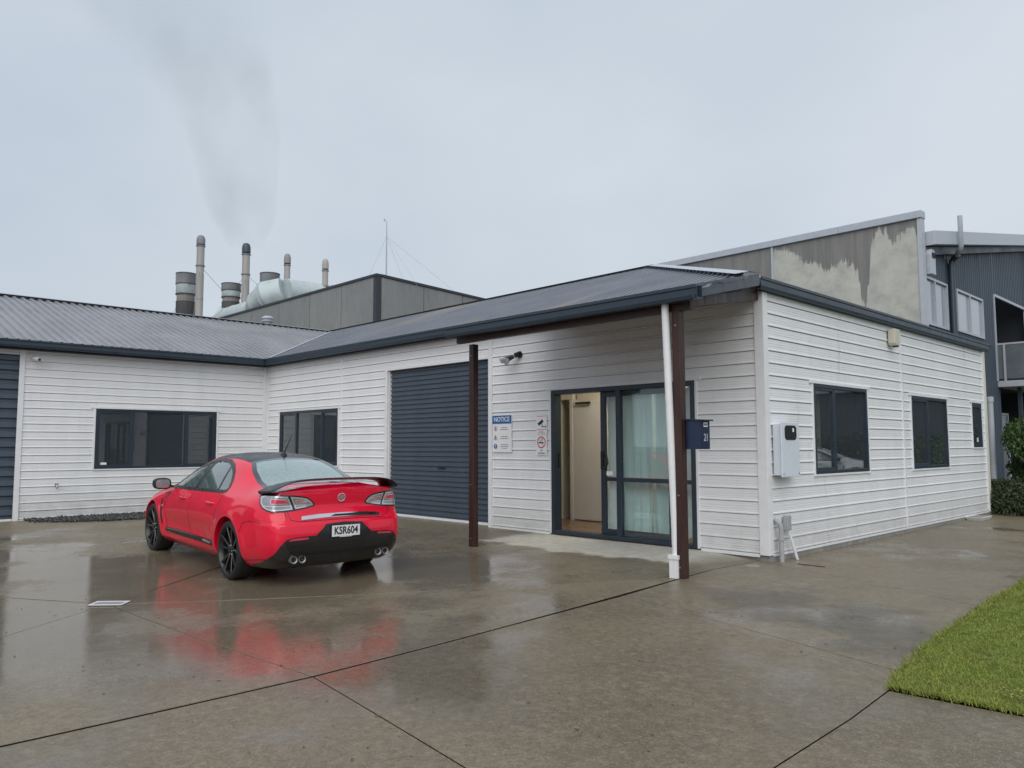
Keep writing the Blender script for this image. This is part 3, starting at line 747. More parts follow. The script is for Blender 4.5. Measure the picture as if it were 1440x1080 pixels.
# roller doors made of horizontal ribbed slats
def roller(F, u0, u1, z0, z1, pitch, dback, amp):
    d = empty('roller_door', F((u0 + u1) / 2, -dback, z0), bld)
    n = int((z1 - z0) / pitch)
    prof = [(0, 0), (.30, 0), (.42, amp), (.88, amp), (1.0, 0)]
    me = None
    for k in range(n + 1):
        zb = z0 + k * pitch; at = V3(F(u0, -dback, zb))
        if me is None:
            vs = []; fs = []; m = len(prof)
            for uu in (u0, u1):
                for t, dd in prof: vs.append(V3(F(uu, -dback + dd, zb + t * pitch)) - at)
            for i in range(m - 1): fs.append((i, i + 1, m + i + 1, m + i))
            me = bpy.data.meshes.new('slat'); me.from_pydata(vs, [], fs); me.materials.append(M['shutter'])
        link('slat', me, d, at)
    b = MB(); p = [F(u0, -dback - .02, z0 - .04), F(u1, -dback - .02, z0 - .04), F(u1, -dback + .03, z0 - .04), F(u0, -dback + .03, z0 - .04), F(u0, -dback - .02, z0 + .0), F(u1, -dback - .02, z0 + .0), F(u1, -dback + .03, z0 + .0), F(u0, -dback + .03, z0 + .0)]
    b.hexa(p); b.build('bottom_rail', M['trim'], d)
    b = MB(); p = [F(u0 - .05, -dback - .06, z0 - .04), F(u1 + .05, -dback - .06, z0 - .04), F(u1 + .05, -dback - .03, z0 - .04), F(u0 - .05, -dback - .03, z0 - .04), F(u0 - .05, -dback - .06, z1 + .1), F(u1 + .05, -dback - .06, z1 + .1), F(u1 + .05, -dback - .03, z1 + .1), F(u0 - .05, -dback - .03, z1 + .1)]
    b.hexa(p); b.build('door_backing', M['void'], d)
    return d
rd = roller(FB, -13.395, -10.30, .045, 2.95, .0945, .07, .022)
b = MB(); b.box(-11.83, -11.72, 9.425, 9.447, .985, 1.005); b.box(-11.70, -11.60, 9.425, 9.447, .985, 1.005); b.cyl((-11.71, 9.45, .995), (-11.71, 9.42, .995), .014); b.build('lock', M['black'], rd)
roller(FA, .55, 3.86, -.06, 3.32, .20, .05, .05)
# windows
def window(F, o, divs, sash=None, lintel=None, fw=.05, d=.030, glass='glass', depth=.09):
    a, c, z0, z1 = o
    w = empty('window', F((a + c) / 2, 0, z0), bld)
    def bar(u0, u1, zz0, zz1, d0, d1, name, mat='navy_dark'):
        b = MB(); b.hexa([F(u0, d0, zz0), F(u1, d0, zz0), F(u1, d0, zz1), F(u0, d0, zz1), F(u0, d1, zz0), F(u1, d1, zz0), F(u1, d1, zz1), F(u0, d1, zz1)])
        return b.build(name, M[mat], w, bevel=.003)
    b = MB()
    for (u0, u1, zz0, zz1) in ((a, a + fw, z0, z1), (c - fw, c, z0, z1), (a + fw, c - fw, z0, z0 + fw), (a + fw, c - fw, z1 - fw, z1)):
        b.hexa([F(u0, -depth, zz0), F(u1, -depth, zz0), F(u1, -depth, zz1), F(u0, -depth, zz1), F(u0, d, zz0), F(u1, d, zz0), F(u1, d, zz1), F(u0, d, zz1)])
    b.build('frame', M['navy_dark'], w, bevel=.003)
    us = [a + fw] + list(divs) + [c - fw]
    for i, (u0, u1) in enumerate(zip(us, us[1:])):
        sw = .038 if sash and i in sash else .0
        e0 = u0 + (.0 if i == 0 else .02); e1 = u1 - (.0 if i == len(us) - 2 else .02)
        if sw:
            b = MB()
            for (q0, q1, zz0, zz1) in ((e0, e0 + sw, z0 + fw, z1 - fw), (e1 - sw, e1, z0 + fw, z1 - fw), (e0 + sw, e1 - sw, z0 + fw, z0 + fw + sw), (e0 + sw, e1 - sw, z1 - fw - sw, z1 - fw)):
                b.hexa([F(q0, -.03, zz0), F(q1, -.03, zz0), F(q1, -.03, zz1), F(q0, -.03, zz1), F(q0, .018, zz0), F(q1, .018, zz0), F(q1, .018, zz1), F(q0, .018, zz1)])
            b.build('sash', M['navy'], w, bevel=.002)
        bar(e0 + sw * .7, e1 - sw * .7, z0 + fw * .7, z1 - fw * .7, -.014, -.008, 'pane', glass)
    for u in divs: bar(u - .02, u + .02, z0 + fw, z1 - fw, -.05, .024, 'mullion')
    return w
wa = window(FA, opsA[0], (6.14, 7.35), sash=(0, 2)); b = MB(); b.box(AX - .006, AX - .002, 5.50, 5.62, 1.02, 1.07); b.build('sticker', M['sign_white'], wa)
window(FB, opsB[0], (-17.23, -16.06), sash=(0, 2))
window(FC, opsC[0], (11.48,), sash=(0,)); window(FC, opsC[1], (15.45,), sash=(0,))
wc = window(FC, opsC[2], (), sash=(0,)); b = MB(); b.box(CX - .006, CX - .002, 18.42, 18.5, 1.47, 1.56); b.build('sticker', M['sign_white'], wc)
# rooms behind windows, wall colour darkened so they read as unlit
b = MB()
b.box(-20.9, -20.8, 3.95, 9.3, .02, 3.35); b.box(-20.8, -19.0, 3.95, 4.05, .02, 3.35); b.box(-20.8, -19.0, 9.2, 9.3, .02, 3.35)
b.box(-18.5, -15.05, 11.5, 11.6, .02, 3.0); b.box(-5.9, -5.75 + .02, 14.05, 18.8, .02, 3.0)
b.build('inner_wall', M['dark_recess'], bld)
# sliding door: frame, mullions, sash, handle, glass
sdr = empty('sliding_door', (-7.4, 9.4, .0), bld)
def sbox(x0, x1, y0, y1, z0, z1, name, mat='navy_dark', par=sdr, bev=.003):
    return MB().box(x0, x1, y0, y1, z0, z1).build(name, M[mat], par, bevel=bev)
b = MB(); b.box(-8.76, -8.69, 9.355, 9.53, .0, 2.32); b.box(-6.10, -6.03, 9.355, 9.53, 0, 2.32); b.box(-8.69, -6.10, 9.355, 9.53, 2.25, 2.32); b.box(-8.69, -6.10, 9.345, 9.55, -.0, .055)
b.build('frame', M['navy_dark'], sdr, bevel=.004)
sbox(-7.42, -7.34, 9.36, 9.44, .055, 2.25, 'mullion', 'navy')
sbox(-6.42, -6.35, 9.36, 9.44, .055, 2.25, 'mullion', 'navy')
sbox(-7.34, -6.42, 9.37, 9.43, .87, .93, 'transom', 'navy'); sbox(-6.35, -6.10, 9.37, 9.43, .87, .93, 'transom', 'navy')
b = MB(); b.box(-7.80, -7.71, 9.46, 9.51, .056, 2.249); b.box(-7.71, -6.48, 9.46, 9.51, .056, .14); b.box(-7.71, -6.48, 9.46, 9.51, 2.17, 2.249); b.box(-7.71, -6.48, 9.462, 9.508, .87, .93); b.box(-6.55, -6.48, 9.46, 9.51, .14, 2.17)
sash = b.build('sash', M['navy_dark'], sdr, bevel=.003)
b = MB(); b.box(-7.79, -7.735, 9.44, 9.46, 1.05, 1.33); b.tube([(-7.745, 9.44, 1.30), (-7.70, 9.39, 1.31), (-7.62, 9.385, 1.27), (-7.60, 9.385, 1.15), (-7.64, 9.385, 1.08), (-7.745, 9.44, 1.07)], .012, 8)
b.build('handle', M['black'], sash, bevel=.002)
MB().box(-7.715, -6.54, 9.483, 9.489, .13, 2.18).build('pane', M['door_glass'], sash)
for x0, x1 in ((-7.35, -6.41), (-6.36, -6.09)):
    for z0, z1 in ((.05, .88), (.92, 2.26)): sbox(x0, x1, 9.397, 9.403, z0, z1, 'pane', 'door_glass', bev=0)
sbox(-7.70, -7.58, 9.475, 9.482, .955, 1.02, 'sticker', 'sign_white', sash, 0)
sbox(-8.689, -8.675, 9.45, 9.47, 1.05, 1.3, 'latch', 'black', sdr, .002)
# room seen through the open door
room = empty('inner_partition', (-8, 12, 0), bld)
b = MB(); b.box(-10.28, -10.26, 11.2, 11.3, .012, 3.0); b.box(-9.92, -5.18, 11.32, 11.42, .012, 3.0); b.box(-10.26, -9.92, 11.2, 11.3, 2.30, 3.0); b.build('plaster_wall', M['cream_wall'], room)
MB().box(-9.97, -9.90, 11.17, 11.33, .012, 2.30).build('door_frame', M['door_white'], room, bevel=.004)
MB().box(-10.28, -9.98, 11.9, 12.0, .02, 2.6).build('back_wall', M['brown_wood'], room)
leaf = MB().box(-9.89, -9.08, 11.20, 11.24, .03, 2.24).build('door_leaf', M['door_white'], room, bevel=.004)
MB().box(-9.80, -9.45, 11.14, 11.18, 2.20, 2.235).build('door_closer', M['black'], leaf)
MB().box(-9.05, -5.2, 11.305, 11.318, .012, .11).build('skirting', M['door_white'], room)
# roof
K = (5.46 - 3.60) / (14.5 - 9.2)
RZ = lambda e: 3.60 + e * K
def corr(name, s0, s1, trange, P, N, mat, pitch=.19, amp=.028, parent=bld):
    """ribbed sheet: s along the eave, t up the slope; P(s,t) world point on the plane"""
    prof = [(0, 0), (.56, 0), (.66, amp), (.88, amp), (.98, 0)]
    b = MB(); vs = []; fs = []; N = V3(N)
    st = []; k = 0
    while True:
        done = False
        for f, d in prof:
            s = s0 + (k + f) * pitch
            if s > s1: done = True; break
            st.append((s, d))
        if done: break
        k += 1
    st.append((s1, 0))
    for s, d in st:
        a, c = trange(s); vs += [V3(P(s, a)) + N * d, V3(P(s, c)) + N * d]
    fs = [(2 * i, 2 * i + 2, 2 * i + 3, 2 * i + 1) for i in range(len(st) - 1)]
    b.add(vs, fs); o = b.build(name, mat, parent)
    return o
XR, YR = -24.3, 14.5
RUN = 5.8
XE, YE = -18.5, 9.2       # eave lines (outer) of wing A and wing B
XC_ = -4.98
nB = Vector((0, -K, 1)).normalized(); nA = Vector((1.86 / RUN, 0, 1)).normalized()
def tB(s):
    lo = max(0, (XE - s) * 5.3 / RUN); hi = 5.3
    if s > -10.28: hi = min(hi, max(.01, (XC_ - s)))
    return lo, max(hi, lo + .001)
roof = empty('roof', (-12, 14.5, 3.6), bld)
corr('front_slope', XR, XC_, tB, lambda s, t: (s, YE + t, RZ(t)), nB, M['roof'], parent=roof, amp=.040)
def tA(s): return (0 if s < YE else (s - YE) / 5.3), 1
corr('west_wing_slope', -6.2, YR, tA, lambda s, t: (XE - RUN * t, s, 3.6 + 1.86 * t), nA, M['roof_a'], parent=roof, pitch=.2, amp=.044)
b = MB(); z = RZ(5.3)
b.add([(XR, -6.2, z), (XR, YR, z), (XR - 5.3, -6.2, 3.6), (XR - 5.3, YR + 5.3, 3.6), (-10.28, YR, z), (XC_, YR + 5.3, 3.6), (XC_, YE, 3.6)], [(0, 1, 3, 2), (1, 4, 5, 3), (4, 6, 5)]); b.build('rear_slope', M['roof'], roof)
# valley, ridge, hip flashings
def fl(a, c, w, name, mat='cap', h=.02, lift=.03):
    b = MB(); a = V3(a) + Vector((0, 0, lift)); c = V3(c) + Vector((0, 0, lift)); b.beam(a, c, w, h); return b.build(name, M[mat], roof, bevel=.004)
def vcap(a, c, w, drop, name, mat):
    a, c = V3(a), V3(c); d = (c - a).normalized(); s = d.cross(Vector((0, 0, 1))).normalized() * w; dn = Vector((0, 0, -drop))
    b = MB(); b.add([a - s + dn, a, a + s + dn, c - s + dn, c, c + s + dn], [(0, 1, 4, 3), (1, 2, 5, 4)]); return b.build(name, M[mat], roof)
b = MB(); e = 3.6 + .06
b.add([(XE + .22, YE + .02, e), (XE + .02, YE + .02, e), (XR + .02, YR - .0, RZ(5.3) + .05), (XR + .22, YR, RZ(5.3) + .05)], [(0, 1, 2, 3)]); b.build('valley_flashing', M['cap'], roof)
vcap((XR, -6.2, z + .07), (XR, YR, z + .07), .19, .045, 'ridge_cap', 'roof_a')
vcap((XR, YR, z + .065), (-10.28, YR, z + .065), .16, .03, 'ridge_cap', 'roof')
vcap((-10.28, YR, z + .075), (XC_ - .16, YE + .16, 3.60 + .12), .19, .035, 'hip_cap', 'cap')
# small dashes of turned-down ribs under the hip cap
for i in range(27):
    t = .3 + i * .19; x = XC_ - t - .02; y = YE + t
    MB().box(x - .165, x - .135, y - .16, y - .13, RZ(t - .15) + .02, RZ(t) + .035).build('rib_stop', M['navy_dark'], roof)
# gutters
def gutter(a, c, out, parent=bld, name='gutter', w=.13, h=.15, zt=None):
    """box gutter from a to c (top inner edge), out = horizontal unit vector away from the roof"""
    a, c, o = V3(a), V3(c), V3(out); dn = Vector((0, 0, -1))
    sec = [(0, 0.), (0, h), (w * .82, h), (w * .90, h * .75), (w * .90, h * .30), (w, h * .22), (w, 0), (w - .012, 0), (w - .014, .03), (w * .84, h - .015), (.008, h - .015), (.008, 0)]
    vs = [p + o * x + dn * y for p in (a, c) for x, y in sec]; n = len(sec)
    fs = [(i, (i + 1) % n, n + (i + 1) % n, n + i) for i in range(n)] + [tuple(range(n)), tuple(range(n, 2 * n))]
    return MB().add(vs, fs).build(name, M['navy'], parent)
gutter((XE - .02, YE + .04, 3.62), (-8.80, YE + .04, 3.62), (0, -1, 0))
gutter((XE - .03, -6, 3.62), (XE - .03, YE - .09, 3.62), (1, 0, 0))
gutter((XC_ - .01, YE - .0, 3.59), (XC_ - .01, 19.15, 3.59), (1, 0, 0), h=.16, w=.11)
b = MB(); b.box(-18.78, -5.15, 9.26, 9.395, 3.44, 3.5); b.build('fascia', M['navy'], bld)
b = MB(); b.box(-18.79, -18.66, -6, 9.25, 3.44, 3.5); b.build('fascia', M['navy'], bld)
b = MB(); b.box(-4.99, -4.955, 9.30, 19.0, 3.42, 3.5); b.build('fascia', M['navy'], bld)
# ridge vent on the west wing
b = MB(); c = (XR, 12.1, RZ(5.3) - .02); b.lathe([(.12, 0), (.12, .13), (.19, .14), (.20, .18), (.15, .19), (.15, .23), (.20, .24), (.20, .28), (.12, .33), (0, .34)], c, n=20)
tag(b.build('roof_vent', M['cap'], smooth=True), 'small pale round vent on the ridge of the left roof', 'roof vent')
# ---------------- porch
PZ, PY, PX0, PX1 = 3.105, 7.25, -8.76, -4.52
por = empty('porch', (-6.8, 8.2, 0), bld)
kp = (3.60 - PZ) / (YE + .03 - PY)
corr('porch_roof', PX0, -4.55, lambda s: (0, (YE + .03 - PY) * min(1, max(.02, 1 - (s + 4.88) / .33))), lambda s, t: (s + .0, PY + t, PZ + t * kp), Vector((0, -kp, 1)).normalized(), M['roof'], parent=por, pitch=.19, amp=.028)
gutter((PX0 - .02, PY, PZ + .03), (PX1 - .02, PY, PZ + .03), (0, -1, 0), por)
o1 = Vector((1, 0, 0)); bw = MB()
q0, q1 = Vector((PX1 - .04, PY - .12, PZ + .035)), Vector((-4.86, YE - .1, 3.60))
bw.hexa([q0 + Vector((-.03, 0, -.155)), q0 + Vector((0, 0, -.155)), q1 + Vector((0, 0, -.155)), q1 + Vector((-.03, 0, -.155)), q0 + Vector((-.03, 0, 0)), q0, q1, q1 + Vector((-.03, 0, 0))])
bw.build('barge_board', M['navy'], por, bevel=.004)
bw = MB()
for i in range(3):
    dz = -.03 - i * .045; a = q0 + Vector((0, 0, dz)); c = q1 + Vector((0, 0, dz)); bw.beam(a, c, .012, .012)
bw.build('barge_rib', M['navy'], por)
b = MB(); b.beam((PX0 + .02, PY + .10, 2.985), (-4.74, PY + .10, 2.985), .07, .15); b.build('beam', M['brown_wood'], por, bevel=.005)
b = MB(); b.beam((-4.78, PY + .06, 3.00), (-5.05, BY - .04, 3.38), .05, .13); b.build('end_rafter', M['brown_wood'], por, bevel=.005)
for i in range(5):
    x = -8.6 + i * .9; b = MB(); b.beam((x, PY + .14, 3.03), (x, BY - .02, 3.50), .045, .09); b.build('rafter', M['brown_wood'], por, bevel=.004)
for x, y, dxt in ((-8.70, 7.62, 0), (-4.93, 7.36, .0)):
    pz = gz(x, y)
    b = MB(); b.hexa([(x - .05, y - .05, pz), (x + .05, y - .05, pz), (x + .05, y + .05, pz), (x - .05, y + .05, pz), (x - .05 + dxt, y - .05, 2.92), (x + .05 + dxt, y - .05, 2.92), (x + .05 + dxt, y + .05, 2.92), (x - .05 + dxt, y + .05, 2.92)])
    p = b.build('post', M['brown_wood'], por, bevel=.006)
    for zz in (pz + .12, pz + .9, 2.75): MB().cyl((x - .0, y - .05, zz), (x, y - .058, zz), .010, n=8).build('bolt_head', M['steel'], p)
b = MB(); b.tube([(-5.03, 7.26, 2.99), (-5.03, 7.26, 2.9), (-5.00, 7.34, .20)], .042, 16, mi=0); b.box(-5.055, -4.945, 7.285, 7.395, gz(-5, 7.34), .19); b.box(-5.065, -4.935, 7.275, 7.405, .17, .215)
dp = b.build('downpipe', M['white_pvc'], por, smooth=True)
# ---------------------------------------------------------------- things on the workshop
def prn(name, body, size, mat, par, O, R, U, **k): return text_mesh(body, size, name, M[mat], par, O, R, U, **k)
def bar3(par, F, u0, u1, z0, z1, d, mat, name='small_print'):
    return MB().hexa([F(u0, d - .001, z0), F(u1, d - .001, z0), F(u1, d - .001, z1), F(u0, d - .001, z1), F(u0, d, z0), F(u1, d, z0), F(u1, d, z1), F(u0, d, z1)]).build(name, M[mat], par)
# NOTICE board
sg = empty('notice_sign', (-9.94, 9.36, 1.30)); tag(sg, 'white safety board headed NOTICE on a blue band beside the roller door', 'sign')
b = MB(); b.box(-10.19, -9.70, 9.366, 9.374, 1.30, 1.95); b.build('panel', M['sign_white'], sg, bevel=.002)
b = MB(); b.box(-10.185, -9.705, 9.363, 9.366, 1.80, 1.945); b.build('header', M['sign_blue'], sg)
prn('lettering', 'NOTICE', .115, 'sign_white', sg, (-9.945, 9.3615, 1.873), (1, 0, 0), (0, 0, 1), sx=.95, bold=.001)
def ring(par, F, cu, cz, r, t, d, mat, name='symbol', n=28):
    vs = []; 
    for i in range(n):
        a = 2 * PI * i / n
        for rr in (r, r - t): vs.append(F(cu + rr * math.cos(a), d, cz + rr * math.sin(a)))
    fs = [(2 * i, 2 * i + 1, (2 * i + 3) % (2 * n), (2 * i + 2) % (2 * n)) for i in range(n)]
    return MB().add(vs, fs).build(name, M[mat], par)
def flat(par, F, pts, d, mat, name='symbol'):
    return MB().add([F(u, d, z) for u, z in pts], [tuple(range(len(pts)))]).build(name, M[mat], par)
ring(sg, FB, -10.105, 1.715, .042, .010, .0365, 'pink'); flat(sg, FB, [(-10.113, 1.69), (-10.097, 1.69), (-10.097, 1.715), (-10.09, 1.715), (-10.105, 1.742), (-10.12, 1.715), (-10.113, 1.715)], .0366, 'ink')
tri = [(-10.15, 1.525), (-10.06, 1.525), (-10.105, 1.60)]
for i in range(3):
    (a, c), (e, f2) = tri[i], tri[(i + 1) % 3]
    MB().beam((a, BY - .0362, c), (e, BY - .0362, f2), .0015, .009, up=(0, 1, 0)).build('symbol', M['ink'], sg)
flat(sg, FB, [(-10.115, 1.53), (-10.095, 1.53), (-10.098, 1.575), (-10.112, 1.575)], .0366, 'ink')
flat(sg, FB, [(-10.105 + .044 * math.cos(i * PI / 12), 1.405 + .044 * math.sin(i * PI / 12)) for i in range(24)], .0364, 'sign_blue'); flat(sg, FB, [(-10.111, 1.395), (-10.099, 1.395), (-10.097, 1.435), (-10.113, 1.435)], .0368, 'sign_white'); flat(sg, FB, [(-10.111, 1.375), (-10.099, 1.375), (-10.099, 1.387), (-10.111, 1.387)], .0368, 'sign_white')
for cz, n in ((1.715, 2), (1.56, 2), (1.405, 3)):
    for k in range(n):
        z = cz + ((n - 1) / 2 - k) * .032; wdt = (.085, .105, .06)[k] if n == 3 else (.08, .10)[k]
        u = -9.88 - wdt
        while u < -9.88 + wdt:
            w = random.uniform(.02, .05); bar3(sg, FB, u, min(u + w, -9.88 + wdt), z - .006, z + .006, .0366, 'ink_grey'); u += w + .009
# camera warning sign, no smoking sign
s1 = empty('camera_warning_sign', (-8.99, 9.36, 1.60)); tag(s1, 'small white sign with a black security camera picture left of the sliding door', 'sign')
MB().box(-9.11, -8.865, 9.366, 9.373, 1.60, 1.925).build('panel', M['sign_white'], s1)
def rot(pts, a, c): return [(c[0] + x * math.cos(a) - y * math.sin(a), c[1] + x * math.sin(a) + y * math.cos(a)) for x, y in pts]
flat(s1, FB, rot([(-.07, -.026), (.06, -.026), (.06, .026), (-.07, .026)], .55, (-9.0, 1.80)), .0345, 'ink'); flat(s1, FB, rot([(-.005, -.06), (.01, -.06), (.01, 0), (-.005, 0)], .2, (-8.98, 1.79)), .0346, 'ink'); flat(s1, FB, [(-8.99, 1.722), (-8.89, 1.722), (-8.89, 1.735), (-8.99, 1.735)], .0347, 'ink'); flat(s1, FB, [(-8.895, 1.70), (-8.885, 1.70), (-8.885, 1.755), (-8.895, 1.755)], .0348, 'ink')
for z, a, c, mt in ((1.905, -9.09, -8.885, 'pink'), (1.682, -9.09, -8.885, 'pink'), (1.655, -9.04, -8.94, 'pink'), (1.628, -9.07, -8.90, 'ink_grey')):
    u = a
    while u < c: w = random.uniform(.02, .05); bar3(s1, FB, u, min(u + w, c), z - .006, z + .006, .0347, mt); u += w + .008
s2 = empty('no_smoking_sign', (-8.99, 9.36, 1.255)); tag(s2, 'white NO SMOKING sign with red circle under the camera sign', 'sign')
MB().box(-9.11, -8.865, 9.366, 9.373, 1.255, 1.593).build('panel', M['sign_white'], s2)
flat(s2, FB, [(-9.055, 1.452), (-8.935, 1.452), (-8.935, 1.474), (-9.055, 1.474)], .0345, 'ink')
for k in range(3): ring(s2, FB, -8.985 + .012 * k, 1.50 + .018 * k, .022, .005, .03455, 'ink_grey', n=12)
ring(s2, FB, -8.988, 1.470, .098, .019, .0347, 'sign_red'); MB().beam((-9.05, BY - .0349, 1.535), (-8.925, BY - .0349, 1.405), .0012, .018, up=(0, 1, 0)).build('symbol', M['sign_red'], s2)
prn('lettering', 'NO', .04, 'ink', s2, (-8.988, 9.3655, 1.335), (1, 0, 0), (0, 0, 1)); prn('lettering', 'SMOKING', .04, 'ink', s2, (-8.988, 9.3655, 1.287), (1, 0, 0), (0, 0, 1), sx=.9)
# twin floodlight
fl_ = empty('floodlight', (-9.55, 9.38, 2.92)); tag(fl_, 'black twin spot floodlight with bare bulbs high on the wall under the porch', 'floodlight')
b = MB(); b.lathe([(0, -.03), (.05, -.03), (.062, 0), (.062, .0)], (-9.50, 9.37, 2.98), axis='Y', n=20); b.tube([(-9.50, 9.33, 2.98), (-9.52, 9.28, 2.96)], .045, 14); b.build('mount', M['black'], fl_, smooth=True)
for (p, q, r) in (((-9.55, 9.27, 2.95), (-9.74, 9.16, 2.89), 1), ((-9.53, 9.26, 2.93), (-9.58, 9.10, 2.84), 1)):
    p, q = V3(p), V3(q); b = MB(); b.tube([p, p + (q - p) * .45, p + (q - p) * .6], [.022, .025, .03], 12); a = b.build('lamp_holder', M['black'], fl_, smooth=True)
    b = MB(); b.tube([p + (q - p) * .6, p + (q - p) * .8, q, q + (q - p) * .06], [.03, .06, .068, .05], 16); b.build('bulb', M['lens_clear'], a, smooth=True)
# cctv camera on the left wall
cc = empty('security_camera', (-18.72, 4.08, 3.29)); tag(cc, 'tiny white bullet security camera near the eave by the left shutter', 'security camera')
MB().lathe([(0, .0), (.05, .0), (.05, .03), (0, .03)], (-18.79, 4.08, 3.31), axis='X', n=16).build('base_plate', M['white'], cc)
MB().tube([(-18.76, 4.08, 3.31), (-18.66, 4.10, 3.27), (-18.52, 4.16, 3.24)], [.02, .045, .045], 14).build('camera_body', M['white'], cc, smooth=True)
MB().cyl((-18.52, 4.16, 3.24), (-18.51, 4.164, 3.238), .032).build('lens', M['black_gloss'], cc)
tp = empty('wall_tap', (-18.74, 4.63, .58)); tag(tp, 'small dark tap stub low on the left wall between shutter and window', 'tap')
b = MB(); b.tube([(-18.79, 4.63, .60), (-18.70, 4.63, .60), (-18.66, 4.63, .55)], .02, 8); b.build('spout', M['steel'], tp); MB().box(-18.72, -18.69, 4.59, 4.67, .625, .64).build('handle', M['brown_wood'], tp)
# alarm siren on the end wall
sr = empty('alarm_siren', (-4.93, 13.85, 3.10)); tag(sr, 'cream alarm siren box high on the end wall by the vertical joint', 'alarm siren')
MB().prism([(-.11, 0), (-.08, -.04), (.08, -.04), (.11, 0), (.11, .24), (-.11, .24)], (-4.965, 13.72, 3.12), (0, 1, 0), (0, 0, 1), -.12).build('cover', M['cream_plastic'], sr, bevel=.012)
MB().cyl((-4.90, 13.77, 3.10), (-4.90, 13.77, 3.06), .05).build('strobe', M['black'], sr)
# meter box
mb_ = empty('meter_box', (-4.9, 9.95, 1.0)); tag(mb_, 'pale white electricity meter box with small dark window on the end wall', 'meter box')
MB().box(-4.965, -4.846, 9.53, 9.96, 1.02, 1.69).build('case', M['meter'], mb_, bevel=.006)
MB().box(-4.845, -4.825, 9.50, 9.99, 1.0, 1.71).build('door', M['meter'], mb_, bevel=.005)
poly = [(9.83 + .10 * (1 if c > 0 else -1) * 0 + x, z) for x, z, c in ()]
pl = []
for cx, cz, a0 in ((.11, .045, 0), (-.11, .045, 90), (-.11, -.045, 180), (.11, -.045, 270)):
    for k in range(5): a = math.radians(a0 + k * 22.5); pl.append((9.745 + cx*.95 + .055 * math.cos(a), 1.585 + cz + .05 * math.sin(a) - .01))
MB().prism(pl, (-4.820, 0, 0), (0, 1, 0), (0, 0, 1), .006).build('viewing_window', M['black'], mb_)
MB().box(-4.819, -4.817, 9.79, 9.83, 1.585, 1.635).build('meter_display', M['sign_white'], mb_)
for y, z in ((9.53, 1.04), (9.96, 1.04)): MB().cyl((-4.826, y, z), (-4.820, y, z), .008, n=8).build('screw', M['black'], mb_)
# letterbox on the porch post
lb = empty('letterbox', (-4.72, 7.38, 1.43)); tag(lb, 'navy steel letterbox numbered 21 fixed to the brown porch post', 'letterbox')
xa, xb, ya, yb, za, zb = -4.866, -4.69, 7.38, 7.58, 1.37, 1.69
MB().box(xa, xb, ya, yb, za, zb).build('case', M['letterbox'], lb, bevel=.004)
MB().hexa([(xa - .0, ya - .02, zb + .002), (xb + .035, ya - .02, zb - .012), (xb + .035, yb + .02, zb - .012), (xa, yb + .02, zb + .002), (xa, ya - .02, zb + .016), (xb + .035, ya - .02, zb + .004), (xb + .035, yb + .02, zb + .004), (xa, yb + .02, zb + .016)]).build('lid', M['letterbox'], lb, bevel=.002)

prn('lettering', '21', .115, 'silver_print', lb, (xb + .0008, 7.50, 1.495), (0, 1, 0), (0, 0, 1), sx=.8)
MB().box(xb - .001, xb + .001, 7.455, 7.535, 1.615, 1.665).build('name_label', M['sign_white'], lb); [MB().box(xb + .001, xb + .0018, 7.463 + i * .017, 7.475 + i * .017, 1.628, 1.652).build('small_print', M['ink'], lb) for i in range(4)]
for y in (7.43, 7.54): MB().cyl((xb - .001, y, 1.40), (xb + .002, y, 1.40), .008, n=8).build('screw', M['black'], lb)
# pipes at the foot of the end wall
wp = empty('waste_pipe', (-4.88, 9.80, -.09)); tag(wp, 'grey bent waste pipe with collar rising at the foot of the end wall', 'pipe')
MB().tube([(-4.90, 9.56, gz(-4.9, 9.6)), (-4.90, 9.56, .34), (-4.91, 9.55, .39), (-4.955, 9.53, .44), (-4.97, 9.52, .45)], .032, 14).build('pipe_run', M['grey_pvc'], wp, smooth=True, angle=60); MB().cyl((-4.90, 9.56, .19), (-4.90, 9.56, .23), .042).build('collar', M['grey_pvc'], wp)
dp2 = empty('conduit', (-4.9, 10.15, -.09)); tag(dp2, 'thin white conduit slanting down from a small grey junction box', 'conduit')
MB().box(-4.965, -4.90, 9.74, 9.85, .30, .49).build('junction_box', M['grey_pvc'], dp2, bevel=.006); MB().tube([(-4.93, 9.81, .31), (-4.88, 9.94, gz(-4.9, 10.))], .020, 12).build('pipe_run', M['white_pvc'], dp2, smooth=True)
ty = empty('white_tray', (-4.85, 17.5, -.09)); tag(ty, 'small white plastic tray lying at the far foot of the end wall', 'tray')
b = MB(); zt = gz(-4.8, 17.6)
b.hexa([(-4.95, 17.35, zt), (-4.72, 17.35, zt), (-4.72, 17.95, zt), (-4.95, 17.95, zt), (-4.99, 17.30, zt + .07), (-4.68, 17.30, zt + .07), (-4.68, 18.0, zt + .07), (-4.99, 18.0, zt + .07)]); b.build('tray_base', M['white'], ty)
MB().box(-4.95, -4.72, 17.36, 17.94, zt + .071, zt + .075).build('tray_inside', M['concrete_pad'], ty)
